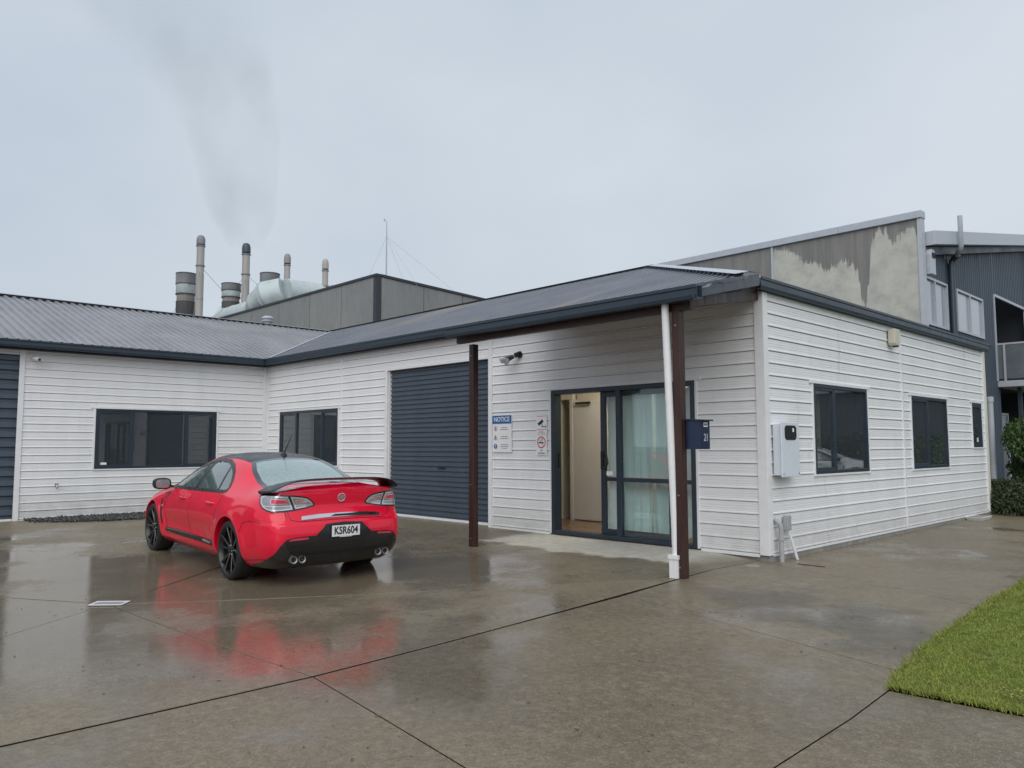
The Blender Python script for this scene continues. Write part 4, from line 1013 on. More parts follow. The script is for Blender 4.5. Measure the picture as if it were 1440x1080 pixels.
# curtains behind the glass door
def curtain(x0, x1, y, z0, z1, waves, amp, label, pinch=0.):
    n = waves * 10; vs = []; fs = []; rows = 14
    for j in range(rows + 1):
        t = j / rows; z = z1 + (z0 - z1) * t
        for i in range(n + 1):
            u = i / n; s = math.sin(u * waves * 2 * PI + .5 * math.sin(u * 9 + t * 2)); s2 = math.sin(u * waves * 5.1 + 1 + t)
            xx = x0 + (x1 - x0) * u; xx += pinch * math.sin(t * PI) * (1 - u) + .015 * math.sin(t * 5 + u * 12)
            vs.append((xx, y + amp * s * (.6 + .5 * t) + amp * .4 * s2, z + .02 * math.sin(u * waves * 4)))
    for j in range(rows):
        for i in range(n): k = j * (n + 1) + i; fs.append((k, k + 1, k + n + 2, k + n + 1))
    o = MB().add(vs, fs).build('curtain', M['fabric'], smooth=True, angle=180); tag(o, label, 'curtain', 'curtains inside the sliding door')
curtain(-7.86, -7.50, 9.66, .10, 2.24, 4, .030, 'narrow bunched white curtain beside the door handle', .06)
curtain(-7.53, -6.95, 9.64, .09, 2.25, 4, .032, 'pale mint curtain hanging in the left half of the big pane')
curtain(-6.98, -5.98, 9.66, .09, 2.25, 5, .034, 'pale mint curtain hanging in the right half of the big pane, behind the post')

# ---------------------------------------------------------------- neighbour's tall concrete wall
nw = empty('concrete_parapet_wall', (-14, 20.1, 0)); tag(nw, 'tall rain-stained concrete boundary wall with pale metal capping behind the workshop', 'wall')
XS = [-6.50, -10.27, -14.0, -17.8, -21.6, -25.4, -29.0]
for a, c in zip(XS, XS[1:]): MB().box(c + .008, a - .008, 20.0, 20.18, -.4, 6.95).build('concrete_panel', M['stained'], nw)
MB().box(-29, -6.5, 20.02, 20.16, -.4, 6.9).build('panel_core', M['factory'], nw)
MB().box(-10.30, -10.24, 19.97, 19.999, 3.4, 6.94).build('joint_cover', M['cap'], nw)
MB().box(-6.498, -6.40, 19.97, 20.20, -.4, 6.96).build('end_trim', M['cap'], nw)
for a, c in ((-8.4, -6.38), (-14.6, -8.405), (-21.8, -14.605), (-29.02, -21.805)): MB().box(a, c, 19.93, 20.22, 6.90, 7.08).build('capping', M['cap'], nw, bevel=.01)

# ---------------------------------------------------------------- blue two-storey building
bb = empty('blue_building', (-7, 26, 0)); tag(bb, 'slate-blue corrugated two-storey building with tall pale windows and a balcony on the right', 'building')
BXW = -6.6
def FD(u, d, z): return (BXW + d, u, z)
wops = [(20.42, 22.2, 4.38, 5.6), (22.95, 25.3, 4.44, 5.6), (26.5, 30.0, 3.36, 5.85), (26.7, 30.0, 0., 3.2)]
ZT = lambda y: 6.30 + (y - 20.3) * .178
us = sorted(set([20.21, 30.4] + [c for o in wops for c in o[:2]]))
for a, c in zip(us, us[1:]):
    m = (a + c) / 2; rem = [(-.4, 99)]
    for (oa, ob, za, zc) in wops:
        if oa < m < ob: rem = [q for (s, e) in rem for q in ((s, min(e, za)), (max(s, zc), e)) if q[1] - q[0] > .01]
    for s, e in rem:
        vs = []; k = 0; u = a; pts = []
        while u < c: pts.append(u); u += .0475
        pts.append(c); d = [0.03 if i % 4 in (0, 1) else 0. for i in range(len(pts))]
        for uu, dd in zip(pts, d): vs += [FD(uu, dd, s), FD(uu, dd, ZT(uu) if e > 50 else e)]
        MB().add(vs, [(2 * i, 2 * i + 2, 2 * i + 3, 2 * i + 1) for i in range(len(pts) - 1)]).build('corrugated_panel', M['clad_blue'], bb)
MB().box(-16, -6.64, 20.25, 33, -.4, 6.3).box(-6.66, -6.62, 20.2, 26.4, -.4, 6.3).build('wall_core', M['dark_recess'], bb) if False else None
b = MB(); b.box(-6.66, -6.62, 20.2, 20.4, -.4, 6.3); b.box(-9.0, -8.9, 20.3, 31, -.4, 6.2); b.box(-8.9, -6.66, 30.35, 30.5, -.4, 7.9); b.box(-8.9, -6.62, 20.21, 30.3, 3.1, 3.2); b.box(-8.9, -6.64, 20.2, 20.3, -.4, 6.3); b.box(-8.9, -6.64, 26.35, 26.45, -.4, 7.3)
b.build('inner_wall', M['dark_recess'], bb)
b = MB(); b.hexa([(-9, 20.25, 6.25), (-6.2, 20.25, 6.25), (-6.2, 33, 8.50), (-9, 33, 8.5), (-9, 20.25, 6.6), (-6.2, 20.25, 6.6), (-6.2, 33, 8.86), (-9, 33, 8.86)])
b.build('roof', M['cap'], bb, bevel=.01)
MB().hexa([(-6.61, 20.22, 6.02), (-6.42, 20.22, 6.02), (-6.42, 30.4, 7.9), (-6.61, 30.4, 7.9), (-6.61, 20.22, 6.22), (-6.42, 20.22, 6.22), (-6.42, 30.4, 8.04), (-6.61, 30.4, 8.04)]).build('fascia', M['clad_blue'], bb)
for (a, c, z0, z1), dv in ((wops[0], 21.25), (wops[1], 24.1)):
    w = empty('window', (BXW, (a + c) / 2, z0), bb); b = MB()
    for (u0, u1, q0, q1) in ((a, a + .06, z0, z1), (c - .06, c, z0, z1), (a + .06, c - .06, z0, z0 + .06), (a + .06, c - .06, z1 - .06, z1), (dv - .03, dv + .03, z0 + .06, z1 - .06)):
        b.box(BXW - .03, BXW + .06, u0, u1, q0, q1)
    b.build('frame', M['cap'], w)
    for u0, u1 in ((a + .05, dv - .02), (dv + .02, c - .05)): MB().box(BXW - .004, BXW + .004, u0, u1, z0 + .05, z1 - .05).build('pane', M['pale_glass'], w)
MB().box(BXW - .3, BXW - .2, 20.5, 22.1, 3.3, 5.6).build('blind', M['sign_white'], bb); MB().box(BXW - .3, BXW - .2, 23.0, 25.2, 3.3, 5.6).build('blind', M['sign_white'], bb)
MB().prism([(0, 0), (.32, 0), (.32, .5), (.26, .62), (.06, .62), (0, .5)][::-1], (-6.30, 20.25, 5.55), (0, 1, 0), (0, 0, 1), .18).build('wall_vent', M['cap'], bb, bevel=.01)
MB().box(-6.295, -6.28, 20.32, 20.50, 5.96, 6.08).build('vent_opening', M['void'], bb)
b = MB(); b.tube([(-6.50, 22.42, 3.0), (-6.50, 22.42, 6.15), (-6.46, 22.44, 6.27), (-6.30, 22.3, 6.36)], .075, 14); b.build('downpipe', M['clad_blue'], bb, smooth=True, angle=60)
MB().tube([(-6.32, 22.3, 6.35), (-6.15, 21.98, 6.40), (-6.1, 21.92, 6.5), (-6.1, 21.92, 7.28)], .06, 14).build('vent_pipe', M['cap'], bb, smooth=True, angle=60)
bal = empty('balcony', (-6, 28, 3.3), bb)
MB().box(-6.62, -5.45, 26.5, 30.2, 3.12, 3.30).build('floor_slab', M['cap'], bal, bevel=.01)
MB().box(-6.6, -5.5, 26.53, 26.545, 3.36, 4.38).build('glass_panel', M['barrier'], bal); MB().box(-5.52, -5.505, 26.55, 30.1, 3.36, 4.38).build('glass_panel', M['barrier'], bal)
b = MB(); b.box(-6.6, -5.48, 26.52, 26.56, 4.38, 4.43); b.box(-5.53, -5.48, 26.56, 30.1, 4.38, 4.43); b.box(-6.4, -6.35, 26.5, 26.55, 3.3, 4.38); b.box(-5.53, -5.48, 26.5, 26.55, 3.3, 4.38); b.build('rail', M['cap'], bal)
b = MB(); b.box(BXW, BXW + .06, 26.43, 26.5, 3.30, 5.9); b.box(BXW, BXW + .06, 26.5, 30.05, 5.85, 5.93); b.box(BXW, BXW + .06, 30.0, 30.07, 3.3, 5.85); b.build('opening_trim', M['cap'], bb)
MB().box(-6.66, -6.4, 30.42, 30.6, -.3, 7.9).build('corner_trim', M['cap'], bb)
b = MB(); b.box(-6.2, -6.1, 27.0, 27.1, -.3, 3.12); b.box(-5.6, -5.5, 26.6, 26.7, -.3, 3.12); b.build('column', M['clad_blue'], bb)
gd = empty('glazed_door', (-6.55, 28, 0), bb); b = MB(); b.box(BXW - .3, BXW - .24, 27.2, 27.28, 0, 2.4); b.box(BXW - .3, BXW - .24, 28.5, 28.58, 0, 2.4); b.box(BXW - .3, BXW - .24, 27.28, 28.5, 2.33, 2.4); b.build('frame', M['cap'], gd)
MB().box(BXW - .28, BXW - .27, 27.28, 28.5, 0, 2.33).build('pane', M['barrier'], gd); MB().box(BXW - .265, BXW - .26, 27.5, 27.8, 1.5, 1.8).build('notice', M['sign_white'], gd)
lp = MB().tube([(-5.28, 20.5, -.1), (-5.28, 20.5, 2.45)], .075, 14).cyl((-5.28, 20.5, 2.4), (-5.28, 20.5, 2.52), .09).build('vent_post', M['cap'], smooth=True); tag(lp, 'pale upright pipe standing behind the far corner of the workshop', 'pipe')
# shrub and hedge
def bush(name, c, r, n, mat, label, cat, lobes=12, seed=1, leaf=.05, trunk=True):
    rd = random.Random(seed); root = empty(name, (c[0], c[1], -.1)); tag(root, label, cat)
    lb_ = [(c[0] + rd.uniform(-.6, .6) * r[0], c[1] + rd.uniform(-.6, .6) * r[1], c[2] + rd.uniform(-.55, .6) * r[2], rd.uniform(.30, .5)) for _ in range(lobes)]
    vs = []; fs = []
    for i in range(n):
        L_ = lb_[i % lobes]; d = Vector((rd.gauss(0, 1), rd.gauss(0, 1), rd.gauss(0, 1))).normalized() * (rd.random() ** .35) * L_[3]
        p = Vector((L_[0] + d.x * r[0], L_[1] + d.y * r[1], L_[2] + d.z * r[2]))
        if p.z < -.1: continue
        q = Euler((rd.random() * 6, rd.random() * 6, rd.random() * 6)).to_matrix(); s = leaf * rd.uniform(.6, 1.3); o = len(vs)
        vs += [tuple(p + q @ Vector(t) * s) for t in ((-1, 0, 0), (0, -.42, .1), (1, 0, 0), (0, .42, .1))]; fs.append((o, o + 1, o + 2, o + 3))
    MB().add(vs, fs).build('foliage', M[mat], root)
    b = MB()
    for i in range(7):
        a = i * .9; b.tube([(c[0] + .08 * math.cos(a), c[1] + .08 * math.sin(a), -.12), (c[0] + .3 * r[0] * math.cos(a), c[1] + .3 * r[1] * math.sin(a), c[2] * .7), lb_[i % lobes][:3]], [.03, .02, .01], 6)
    b.build('stem', M['brown_wood'], root)
bush('shrub', (-4.35, 21.2, .95), (1.15, 1.3, 1.15), 15000, 'leaf', 'rounded bright green shrub beyond the far corner of the workshop', 'shrub', 16, 3, .055)
bush('shrub', (-3.2, 22.8, .9), (1.1, 1.2, 1.0), 8000, 'leaf', 'second green shrub cut off by the right edge of the picture', 'shrub', 12, 5, .055)
bush('hedge', (-4.1, 19.75, .22), (1.5, .75, .55), 14000, 'leaf_dark', 'low dark spreading hedge in front of the green shrubs', 'hedge', 18, 9, .04)
bush('hedge', (-2.4, 21.0, .2), (1.3, .7, .5), 8000, 'leaf_dark', 'low dark hedge at the far right edge beside the path', 'hedge', 14, 12, .04)

# ---------------------------------------------------------------- factory far behind
fa = empty('factory', (-55, 34, 0)); tag(fa, 'distant grey tilt-slab concrete factory with a dark parapet edge', 'factory')
FXC, FY, FZ = -41.4, 28.0, 12.3
xs = [FXC - .05, -45.6, -49.8, -54.4, -59.1, -63.7, -68.3, -73, -78, -83]
for a, c in zip(xs, xs[1:]): MB().box(c + .03, a - .03, FY, FY + .3, 0, FZ).build('concrete_panel', M['factory'], fa)
ys = [FY + .35, 31.8, 35.2, 38.6, 42, 46, 50]
zf = lambda y: FZ - (y - FY) * .045
for a, c in zip(ys, ys[1:]):
    MB().hexa([(FXC - .3, a + .03, 0), (FXC, a + .03, 0), (FXC, c - .03, 0), (FXC - .3, c - .03, 0), (FXC - .3, a + .03, zf(a)), (FXC, a + .03, zf(a)), (FXC, c - .03, zf(c)), (FXC - .3, c - .03, zf(c))]).build('concrete_panel', M['factory'], fa)
MB().box(-83, FXC - .1, FY + .1, FY + .25, 0, FZ - .05).box(FXC - .25, FXC - .1, FY + .1, 50, 0, 10.8).build('panel_core', M['dark_recess'], fa)
MB().box(FXC - .32, FXC + .03, FY - .03, FY + .33, 0, FZ + .02).build('corner_post', M['dark_recess'], fa)
MB().box(-83, FXC + .06, FY - .07, FY + .36, FZ, FZ + .16).hexa([(FXC - .35, FY + .4, zf(FY)), (FXC + .07, FY + .4, zf(FY)), (FXC + .07, 50, zf(50)), (FXC - .35, 50, zf(50)), (FXC - .35, FY + .4, zf(FY) + .16), (FXC + .07, FY + .4, zf(FY) + .16), (FXC + .07, 50, zf(50) + .16), (FXC - .35, 50, zf(50) + .16)]).build('parapet_cap', M['dark_recess'], fa)
MB().add([(-83, FY, 11.2), (FXC, FY, 11.2), (FXC, 50, 10.4), (-83, 50, 10.4)], [(0, 1, 2, 3)]).build('roof', M['factory'], fa)
def chimney(x, y, ztop, r, label, capmat, wires=True, ring_z=3.0):
    c = empty('chimney', (x, y, 11)); tag(c, label, 'chimney', 'slim flues on the factory roof')
    zb = 11.0
    MB().tube([(x, y, zb), (x, y, (zb + ztop) / 2), (x, y, ztop - 1.0)], r, 20).build('flue', M['stack_cream'], c, smooth=True)
    MB().lathe([(r * 1.12, ztop - .9), (r * 1.14, ztop - .55), (r * 1.06, ztop - .28), (r * .8, ztop - .08), (r * .4, ztop), (0, ztop)], (x, y, 0), n=20).build('cowl', M[capmat], c, smooth=True)
    for z in (ztop - 1.05, ztop - ring_z): MB().lathe([(r, z - .05), (r * 1.2, z - .05), (r * 1.2, z + .05), (r, z + .05)], (x, y, 0), n=20).build('clamp_ring', M['stack_grey'], c)
    MB().lathe([(r, ztop - 6.3), (r * 1.04, ztop - 6.3), (r * 1.04, ztop - 6.25), (r, ztop - 6.25)], (x, y, 0), n=20).build('weld_band', M['stack_grey'], c)
    if wires:
        for dx, dy in ((-4.2, -1.6), (3.4, 1.2), (2.4, -1.5), (1.6, 5)): MB().tube([(x, y, ztop - ring_z), (x + dx * 1.25, y + dy * 1.25, 11.8)], .018, 4).build('guy_wire', M['steel'], c)
chimney(-74.2, 29.9, 21.83, .36, 'tallest cream flue chimney, leftmost, with grey dome cap', 'stack_grey')
chimney(-67.1, 31.2, 19.94, .34, 'second cream flue chimney with a dark blackened cap', 'clad_blue', True, 2.9)
chimney(-63.7, 33.5, 18.74, .27, 'short brownish flue behind the silver duct, no bright cap', 'stack_tan', True, 2.9)
chimney(-58.65, 34.4, 17.53, .25, 'rightmost slim pale flue above the duct end', 'stack_cream', True, 2.4)
def fat(x, y, ztop, r, zb, label):
    c = empty('exhaust_stack', (x, y, 11)); tag(c, label, 'exhaust stack', 'fat banded exhaust stacks')
    H = ztop - zb
    segs = [(0, .23, 1.04, 'stack_grey'), (.23, .45, .99, 'galv'), (.45, .62, .90, 'stack_tan'), (.62, 1., .96, 'stack_sooty')]
    for a, e, k, m in segs: MB().lathe([(r * k * 1.03, ztop - a * H), (r * k, ztop - a * H - .12), (r * k, ztop - e * H + .04), (r * k * .97, ztop - e * H)], (x, y, 0), n=28).build('band', M[m], c, smooth=True)
    for a, k in ((.005, 1.07), (.23, 1.05), (.45, 1.03), (.62, .97)): MB().lathe([(r * k * .95, ztop - a * H - .05), (r * k, ztop - a * H - .05), (r * k, ztop - a * H + .04), (r * k * .93, ztop - a * H + .04)], (x, y, 0), n=28).build('flange', M['stack_sooty'], c)
    MB().lathe([(0, 0), (r * .93, 0)], (x, y, ztop - .5), n=28).build('throat', M['void'], c)
    MB().cyl((x, y, 11), (x, y, zb + .05), r * .9, n=24).build('base', M['stack_sooty'], c)
fat(-76.5, 29.5, 18.35, .93, 13.8, 'fat banded exhaust stack left of the tallest chimney, sooty at its base')
fat(-68.5, 30.5, 16.25, .82, 13.5, 'middle banded exhaust stack with a blackened upper band')
fat(-64.4, 32.2, 16.8, .82, 13.0, 'rightmost exhaust stack, half hidden by the silver duct')
du = empty('roof_duct', (-60, 32, 11)); tag(du, 'big pale silver round duct bending across the factory roof', 'duct')
MB().tube([(-59.3, 31.0, 14.2), (-59.3, 38.0, 14.2)], 1.22, 36).build('duct_run', M['galv'], du, smooth=True, angle=60)
MB().tube([(-67.8, 30.0, 12.95), (-62.2, 30.0, 12.95)], .98, 32).build('duct_run', M['galv'], du, smooth=True, angle=60)
MB().tube([(-62.3, 30.0, 12.98), (-61.3, 29.85, 13.35), (-60.3, 30.15, 13.85), (-59.45, 31.05, 14.2)], [.99, 1.22, 1.42, 1.30], 32).build('elbow', M['galv'], du, smooth=True, angle=25)
for q, rr_ in (((-61.3, 29.85, 13.35), 1.22), ((-60.3, 30.15, 13.85), 1.42)): MB().tube([(q[0] - .04, q[1] + .0, q[2] - .01), (q[0] + .04, q[1] + .02, q[2] + .02)], rr_ + .03, 32).build('seam', M['galv'], du)
for y in (33.2, 35.4): MB().lathe([(1.22, -.04), (1.27, -.04), (1.27, .04), (1.22, .04)], (-59.3, y, 14.2), axis='Y', n=36).build('seam', M['galv'], du)
for x in (-66.2, -64.3): MB().lathe([(.98, -.04), (1.02, -.04), (1.02, .04), (.98, .04)], (x, 30, 12.95), axis='X', n=32).build('seam', M['galv'], du)
MB().box(-74.0, -68.2, 28.9, 30.9, 11.2, 13.15).build('duct_box', M['galv'], du, bevel=.05)
for x in (-72.6, -70.8): MB().box(x - .04, x + .04, 28.86, 30.94, 11.2, 13.2).build('seam', M['stack_grey'], du)
MB().hexa([(-68.2, 28.9, 11.8), (-67.2, 29.1, 12.1), (-67.2, 30.9, 12.1), (-68.2, 30.9, 11.8), (-68.2, 28.9, 13.15), (-67.2, 29.2, 13.75), (-67.2, 30.8, 13.75), (-68.2, 30.9, 13.15)]).build('reducer', M['galv'], du)
ms = empty('antenna_mast', (-40.9, 28.6, 12)); tag(ms, 'thin guyed antenna mast with a hooked tip on the factory corner', 'mast')
ax, ay = -42.0, 29.15
MB().tube([(ax, ay, 11.5), (ax, ay, 14.2), (ax, ay, 16.2)], [.055, .045, .025], 8).build('mast_tube', M['cap'], ms); MB().tube([(ax, ay, 16.15), (ax - .25, ay, 16.45), (ax - .3, ay, 16.4), (ax - .3, ay, 16.25)], .022, 6).build('aerial', M['steel'], ms)
for dx, dy in ((-2.6, -.2), (2.0, 1.0), (1.8, 4.5), (-1.5, 3.)): MB().tube([(ax, ay, 15.2), (ax + dx, ay + dy, 11.8)], .005, 4).build('guy_wire', M['steel'], ms)

# smoke drifting up and to the left from the second chimney
path = [((-67.1, 31.2, 19.6), 1.5), ((-67.6, 31.0, 22.2), 3.0), ((-68.6, 31.0, 26.5), 3.6), ((-69.5, 30.6, 32), 4.6), ((-73.0, 29.5, 38.5), 6.5), ((-79.0, 27, 46), 9.5), ((-87, 24, 54), 13)]
vs = []; fs = []; n = 20
t = NT('thin_grey_smoke'); t.t.nodes.remove(t.b)
pv = t.n('ShaderNodeVolumePrincipled'); pv.inputs['Color'].default_value = (.16, .19, .22, 1); pv.inputs['Anisotropy'].default_value = 0.
geo = t.n('ShaderNodeNewGeometry').outputs['Position']
mpn = t.n('ShaderNodeMapping'); mpn.inputs['Rotation'].default_value = (0, math.radians(18), 0); mpn.inputs['Scale'].default_value = (1, 1, .55); t.l(geo, mpn.inputs[0])
nz = t.noise(.20, 4, .6, vec=mpn.outputs[0])
dn = t.maprange(nz, .38, .68, 0.003, .026)
sp = t.n('ShaderNodeSeparateXYZ'); t.l(geo, sp.inputs[0])
# denser near the plume's own axis, thinning with height
axx = t.ramp(t.maprange(sp.outputs[2], 19, 55, 0, 1), [(0., 1.), (.09, .975), (.21, .925), (.36, .88), (.54, .705), (.75, .405), (1., .0)])
axx = t.maprange(axx, 0, 1, -87.2, -67.1)
rr = t.ramp(t.maprange(sp.outputs[2], 19, 55, 0, 1), [(0., .10), (.09, .22), (.21, .27), (.36, .34), (.54, .48), (.75, .70), (1., .95)])
dx_ = t.math('DIVIDE', t.math('ABSOLUTE', t.math('SUBTRACT', sp.outputs[0], axx)), t.math('MULTIPLY', rr, 10.5))
dx_ = t.math('ADD', dx_, t.maprange(t.noise(.09, 4, .6, vec=geo), .3, .7, -.28, .28))
fal = t.maprange(dx_, .0, .78, 1., 0.)
hz = t.math('ADD', t.maprange(sp.outputs[2], 24, 44, 3.8, .0), t.maprange(sp.outputs[2], 36, 56, .6, .14))
t.l(t.math('MULTIPLY', t.math('MULTIPLY', dn, fal), hz), pv.inputs['Density']); t.l(pv.outputs[0], t.o.inputs['Volume'])
sm = MB().tube([p for p, r in path], [r for p, r in path], 24).build('smoke', t.m)
bm = bmesh.new(); bm.from_mesh(sm.data); bmesh.ops.triangulate(bm, faces=bm.faces)
if bm.calc_volume(signed=True) < 0: bmesh.ops.reverse_faces(bm, faces=bm.faces)
bm.to_mesh(sm.data); bm.free()
tag(sm, 'thin grey smoke plume drifting up left from the second chimney', 'smoke', kind='stuff')

# ---------------------------------------------------------------- across the lane, seen only in the window reflections
oh = empty('opposite_house', (9, 44, 0)); tag(oh, 'dark low building across the lane mirrored in the end windows', 'building')
MB().box(2.5, 22, 42, 52, -.4, 4.2).build('wall', M['dark_recess'], oh); MB().hexa([(2, 41.4, 4.2), (22.5, 41.4, 4.2), (22.5, 52.6, 4.2), (2, 52.6, 4.2), (2.4, 46.9, 6.6), (22.2, 46.9, 6.6), (22.2, 47.1, 6.6), (2.4, 47.1, 6.6)]).build('roof', M['roof'], oh)
for x in (5, 9, 13, 17): MB().box(x, x + 1.6, 41.95, 42.0, 1.1, 2.3).build('window', M['barrier'], oh)
bush('tree', (5.5, 60, 4.5), (5, 4, 4.5), 9000, 'leaf_dark', 'dark bushy tree beyond the lane, mirrored in the end windows', 'tree', 16, 21, .22)
bush('tree', (14, 58, 5), (6, 4, 5), 9000, 'leaf_dark', 'taller dark tree beyond the lane, mirrored in the end windows', 'tree', 16, 22, .22)
bush('hedge', (4.5, 33.5, .9), (4.5, .9, 1.2), 12000, 'leaf_dark', 'clipped dark hedge across the lane behind the white car', 'hedge', 26, 23, .09)
# ---------------------------------------------------------------- the red car (built along +x: 0 = tail, +y = left side)
car = empty('red_sedan', (0, 0, 0))
tag(car, 'red four-door sedan with black roof, black boot wing and black wheels', 'car')
CL = [  # station rows: (x,y,z) for c1..c9 ; c0 is the bottom centre
 [(.16,.62,.24),(.07,.79,.36),(.015,.81,.55),(.03,.81,.70),(.085,.82,.84),(.10,.79,.98),(.12,.735,1.085),(.11,.42,1.128),(.10,0,1.138)],
 [(.34,.78,.22),(.33,.905,.33),(.31,.935,.56),(.32,.935,.72),(.34,.93,.86),(.35,.885,1.00),(.36,.79,1.078),(.35,.42,1.115),(.34,0,1.125)],
 [(.72,.80,.21),(.72,.945,.33),(.72,.965,.57),(.72,.965,.73),(.72,.955,.86),(.73,.885,.985),(.74,.74,1.085),(.66,.45,1.125),(.62,0,1.14)],
 [(1.13,.80,.21),(1.13,.95,.33),(1.13,.97,.57),(1.13,.97,.73),(1.13,.955,.86),(1.13,.895,.975),(1.14,.685,1.225),(1.08,.50,1.28),(1.03,0,1.31)],
 [(1.58,.80,.20),(1.58,.94,.31),(1.58,.955,.57),(1.58,.96,.73),(1.58,.945,.85),(1.58,.895,.965),(1.54,.635,1.365),(1.55,.46,1.425),(1.53,0,1.455)],
 [(2.1,.80,.20),(2.1,.935,.30),(2.1,.945,.57),(2.1,.955,.73),(2.1,.945,.84),(2.1,.895,.955),(2.08,.63,1.405),(2.1,.44,1.46),(2.1,0,1.485)],
 [(2.6,.80,.20),(2.6,.935,.30),(2.6,.945,.57),(2.6,.955,.73),(2.6,.94,.84),(2.6,.89,.945),(2.55,.63,1.385),(2.6,.44,1.445),(2.62,0,1.475)],
 [(3.1,.80,.20),(3.1,.935,.30),(3.1,.945,.57),(3.1,.955,.72),(3.1,.935,.83),(3.1,.885,.935),(2.98,.70,1.24),(3.05,.52,1.30),(3.12,0,1.34)],
 [(3.55,.80,.20),(3.55,.935,.31),(3.55,.95,.57),(3.55,.955,.71),(3.55,.93,.82),(3.52,.87,.925),(3.45,.77,1.02),(3.55,.54,1.055),(3.66,0,1.075)],
 [(4.04,.80,.22),(4.04,.94,.34),(4.04,.96,.57),(4.04,.955,.70),(4.04,.92,.80),(4.04,.85,.89),(4.04,.70,.95),(4.05,.40,.985),(4.06,0,.995)],
 [(4.50,.78,.22),(4.50,.90,.33),(4.50,.92,.54),(4.50,.90,.66),(4.48,.86,.74),(4.46,.78,.82),(4.45,.62,.87),(4.48,.36,.905),(4.50,0,.915)],
 [(4.80,.60,.22),(4.83,.74,.32),(4.86,.76,.50),(4.84,.74,.60),(4.80,.70,.68),(4.76,.64,.73),(4.74,.52,.76),(4.80,.30,.785),(4.83,0,.79)]]
def build_body():
    rows = []
    for st in CL: rows.append([(st[0][0], 0, st[0][2])] + list(st))
    NR, NC = len(rows), 10
    v = []; idx = {}
    def put(p):
        v.append(p); return len(v) - 1
    L_ = [[put(p) for p in r] for r in rows]
    R_ = [[L_[i][c] if c in (0, 9) else put((rows[i][c][0], -rows[i][c][1], rows[i][c][2])) for c in range(NC)] for i in range(NR)]
    f = []
    for i in range(NR - 1):
        for c in range(NC - 1):
            f.append((L_[i][c], L_[i][c + 1], L_[i + 1][c + 1], L_[i + 1][c]))
            f.append((R_[i][c + 1], R_[i][c], R_[i + 1][c], R_[i + 1][c + 1]))
    for (i, bul, sg_) in ((0, -.10, 1), (NR - 1, .14, -1)):
        prev = None
        for c in range(0, NC):
            x, y, z = rows[i][c]
            if c in (0, 9): row = [L_[i][c]] * 5
            else: row = [L_[i][c]] + [put((x + bul * (1 - t * t) * (1 if 0 < c < 8 else .5), y * t, z + (.0 if c < 7 else .02 * (1 - t)))) for t in (.6, 0, -.6)] + [R_[i][c]]
            if prev:
                for k in range(4):
                    q = [prev[k], prev[k + 1], row[k + 1], row[k]]; q2 = []
                    for a in q:
                        if a not in q2: q2.append(a)
                    if len(q2) > 2: f.append(tuple(q2) if sg_ > 0 else tuple(q2[::-1]))
            prev = row
    me = bpy.data.meshes.new('body'); me.from_pydata(v, [], f)
    bm = bmesh.new(); bm.from_mesh(me); bmesh.ops.recalc_face_normals(bm, faces=bm.faces)
    cl = bm.edges.layers.float.new('crease_edge')
    bm.verts.ensure_lookup_table()
    lut = {}
    for i in range(NR):
        for c in range(NC): lut[L_[i][c]] = (i, c); lut[R_[i][c]] = (i, c)
    for e in bm.edges:
        a, b2 = (lut.get(w.index) for w in e.verts)
        if a and b2:
            if a[1] == b2[1] == 5: e[cl] = .28 if 1 <= a[0] <= 9 else .15
            if a[1] == b2[1] == 6 and 2 <= a[0] <= 8: e[cl] = .45
            if a[1] == b2[1] and a[1] in (1,): e[cl] = .5
            if a[0] == b2[0] == 0: e[cl] = .7 if a[1] >= 5 else .3
    for e in bm.edges:
        q = [w.co for w in e.verts]
        if all(p.x < .13 and 1.06 < p.z < 1.2 for p in q): e[cl] = .75
    bm.to_mesh(me); bm.free()
    o = bpy.data.objects.new('body_cage', me); C.objects.link(o)
    s = o.modifiers.new('s', 'SUBSURF'); s.levels = 4; s.render_levels = 4
    dg = bpy.context.evaluated_depsgraph_get(); m2 = bpy.data.meshes.new_from_object(o.evaluated_get(dg))
    bpy.data.objects.remove(o)
    n = len(m2.vertices); xs = [w.co.x for w in m2.vertices]; ys = [w.co.y for w in m2.vertices]; zs = [w.co.z for w in m2.vertices]
    x0, x1 = min(xs), max(xs); ky = .945 / max(ys); z0, z1 = min(zs), max(zs)
    for w in m2.vertices:
        p = w.co; p.x = (p.x - x0) * 4.95 / (x1 - x0); p.y *= ky; p.z = .175 + (p.z - z0) * (1.465 - .175) / (z1 - z0)
        side = min(1, max(0, (abs(p.y) - .70) / .12))
        if side > 0 and p.z < .98:
            sgn = 1 if p.y > 0 else -1; d = 0
            for cx in (WR, WF):
                rr = math.hypot(p.x - cx, p.z - .35); d += .020 * math.exp(-((rr - .42) / .085) ** 2)
            d -= .022 * math.exp(-((p.z - .47) / .11) ** 2) * sst((p.x - 1.65) / .3) * sst((3.6 - p.x) / .3)   # door scallop
            d += .010 * math.exp(-((p.z - .27) / .05) ** 2) * sst((p.x - 1.4) / .3) * sst((3.8 - p.x) / .3)
            p.y += sgn * d * side
        # tail: bumper stands proud of the boot lid
        if p.x < .5 and .25 < p.z < .74:
            p.x -= .022 * sst((.735 - p.z) / .035) * sst((.5 - p.x) / .3)
        if p.x < .4 and .76 < p.z < 1.06: p.x += .030 * math.exp(-((p.z - .90) / .09) ** 2) * sst((.4 - p.x) / .25)
    return m2
WR, WF, WZ = 1.09, 4.005, .35
bme = build_body()
bob = bpy.data.objects.new('body', bme); C.objects.link(bob)
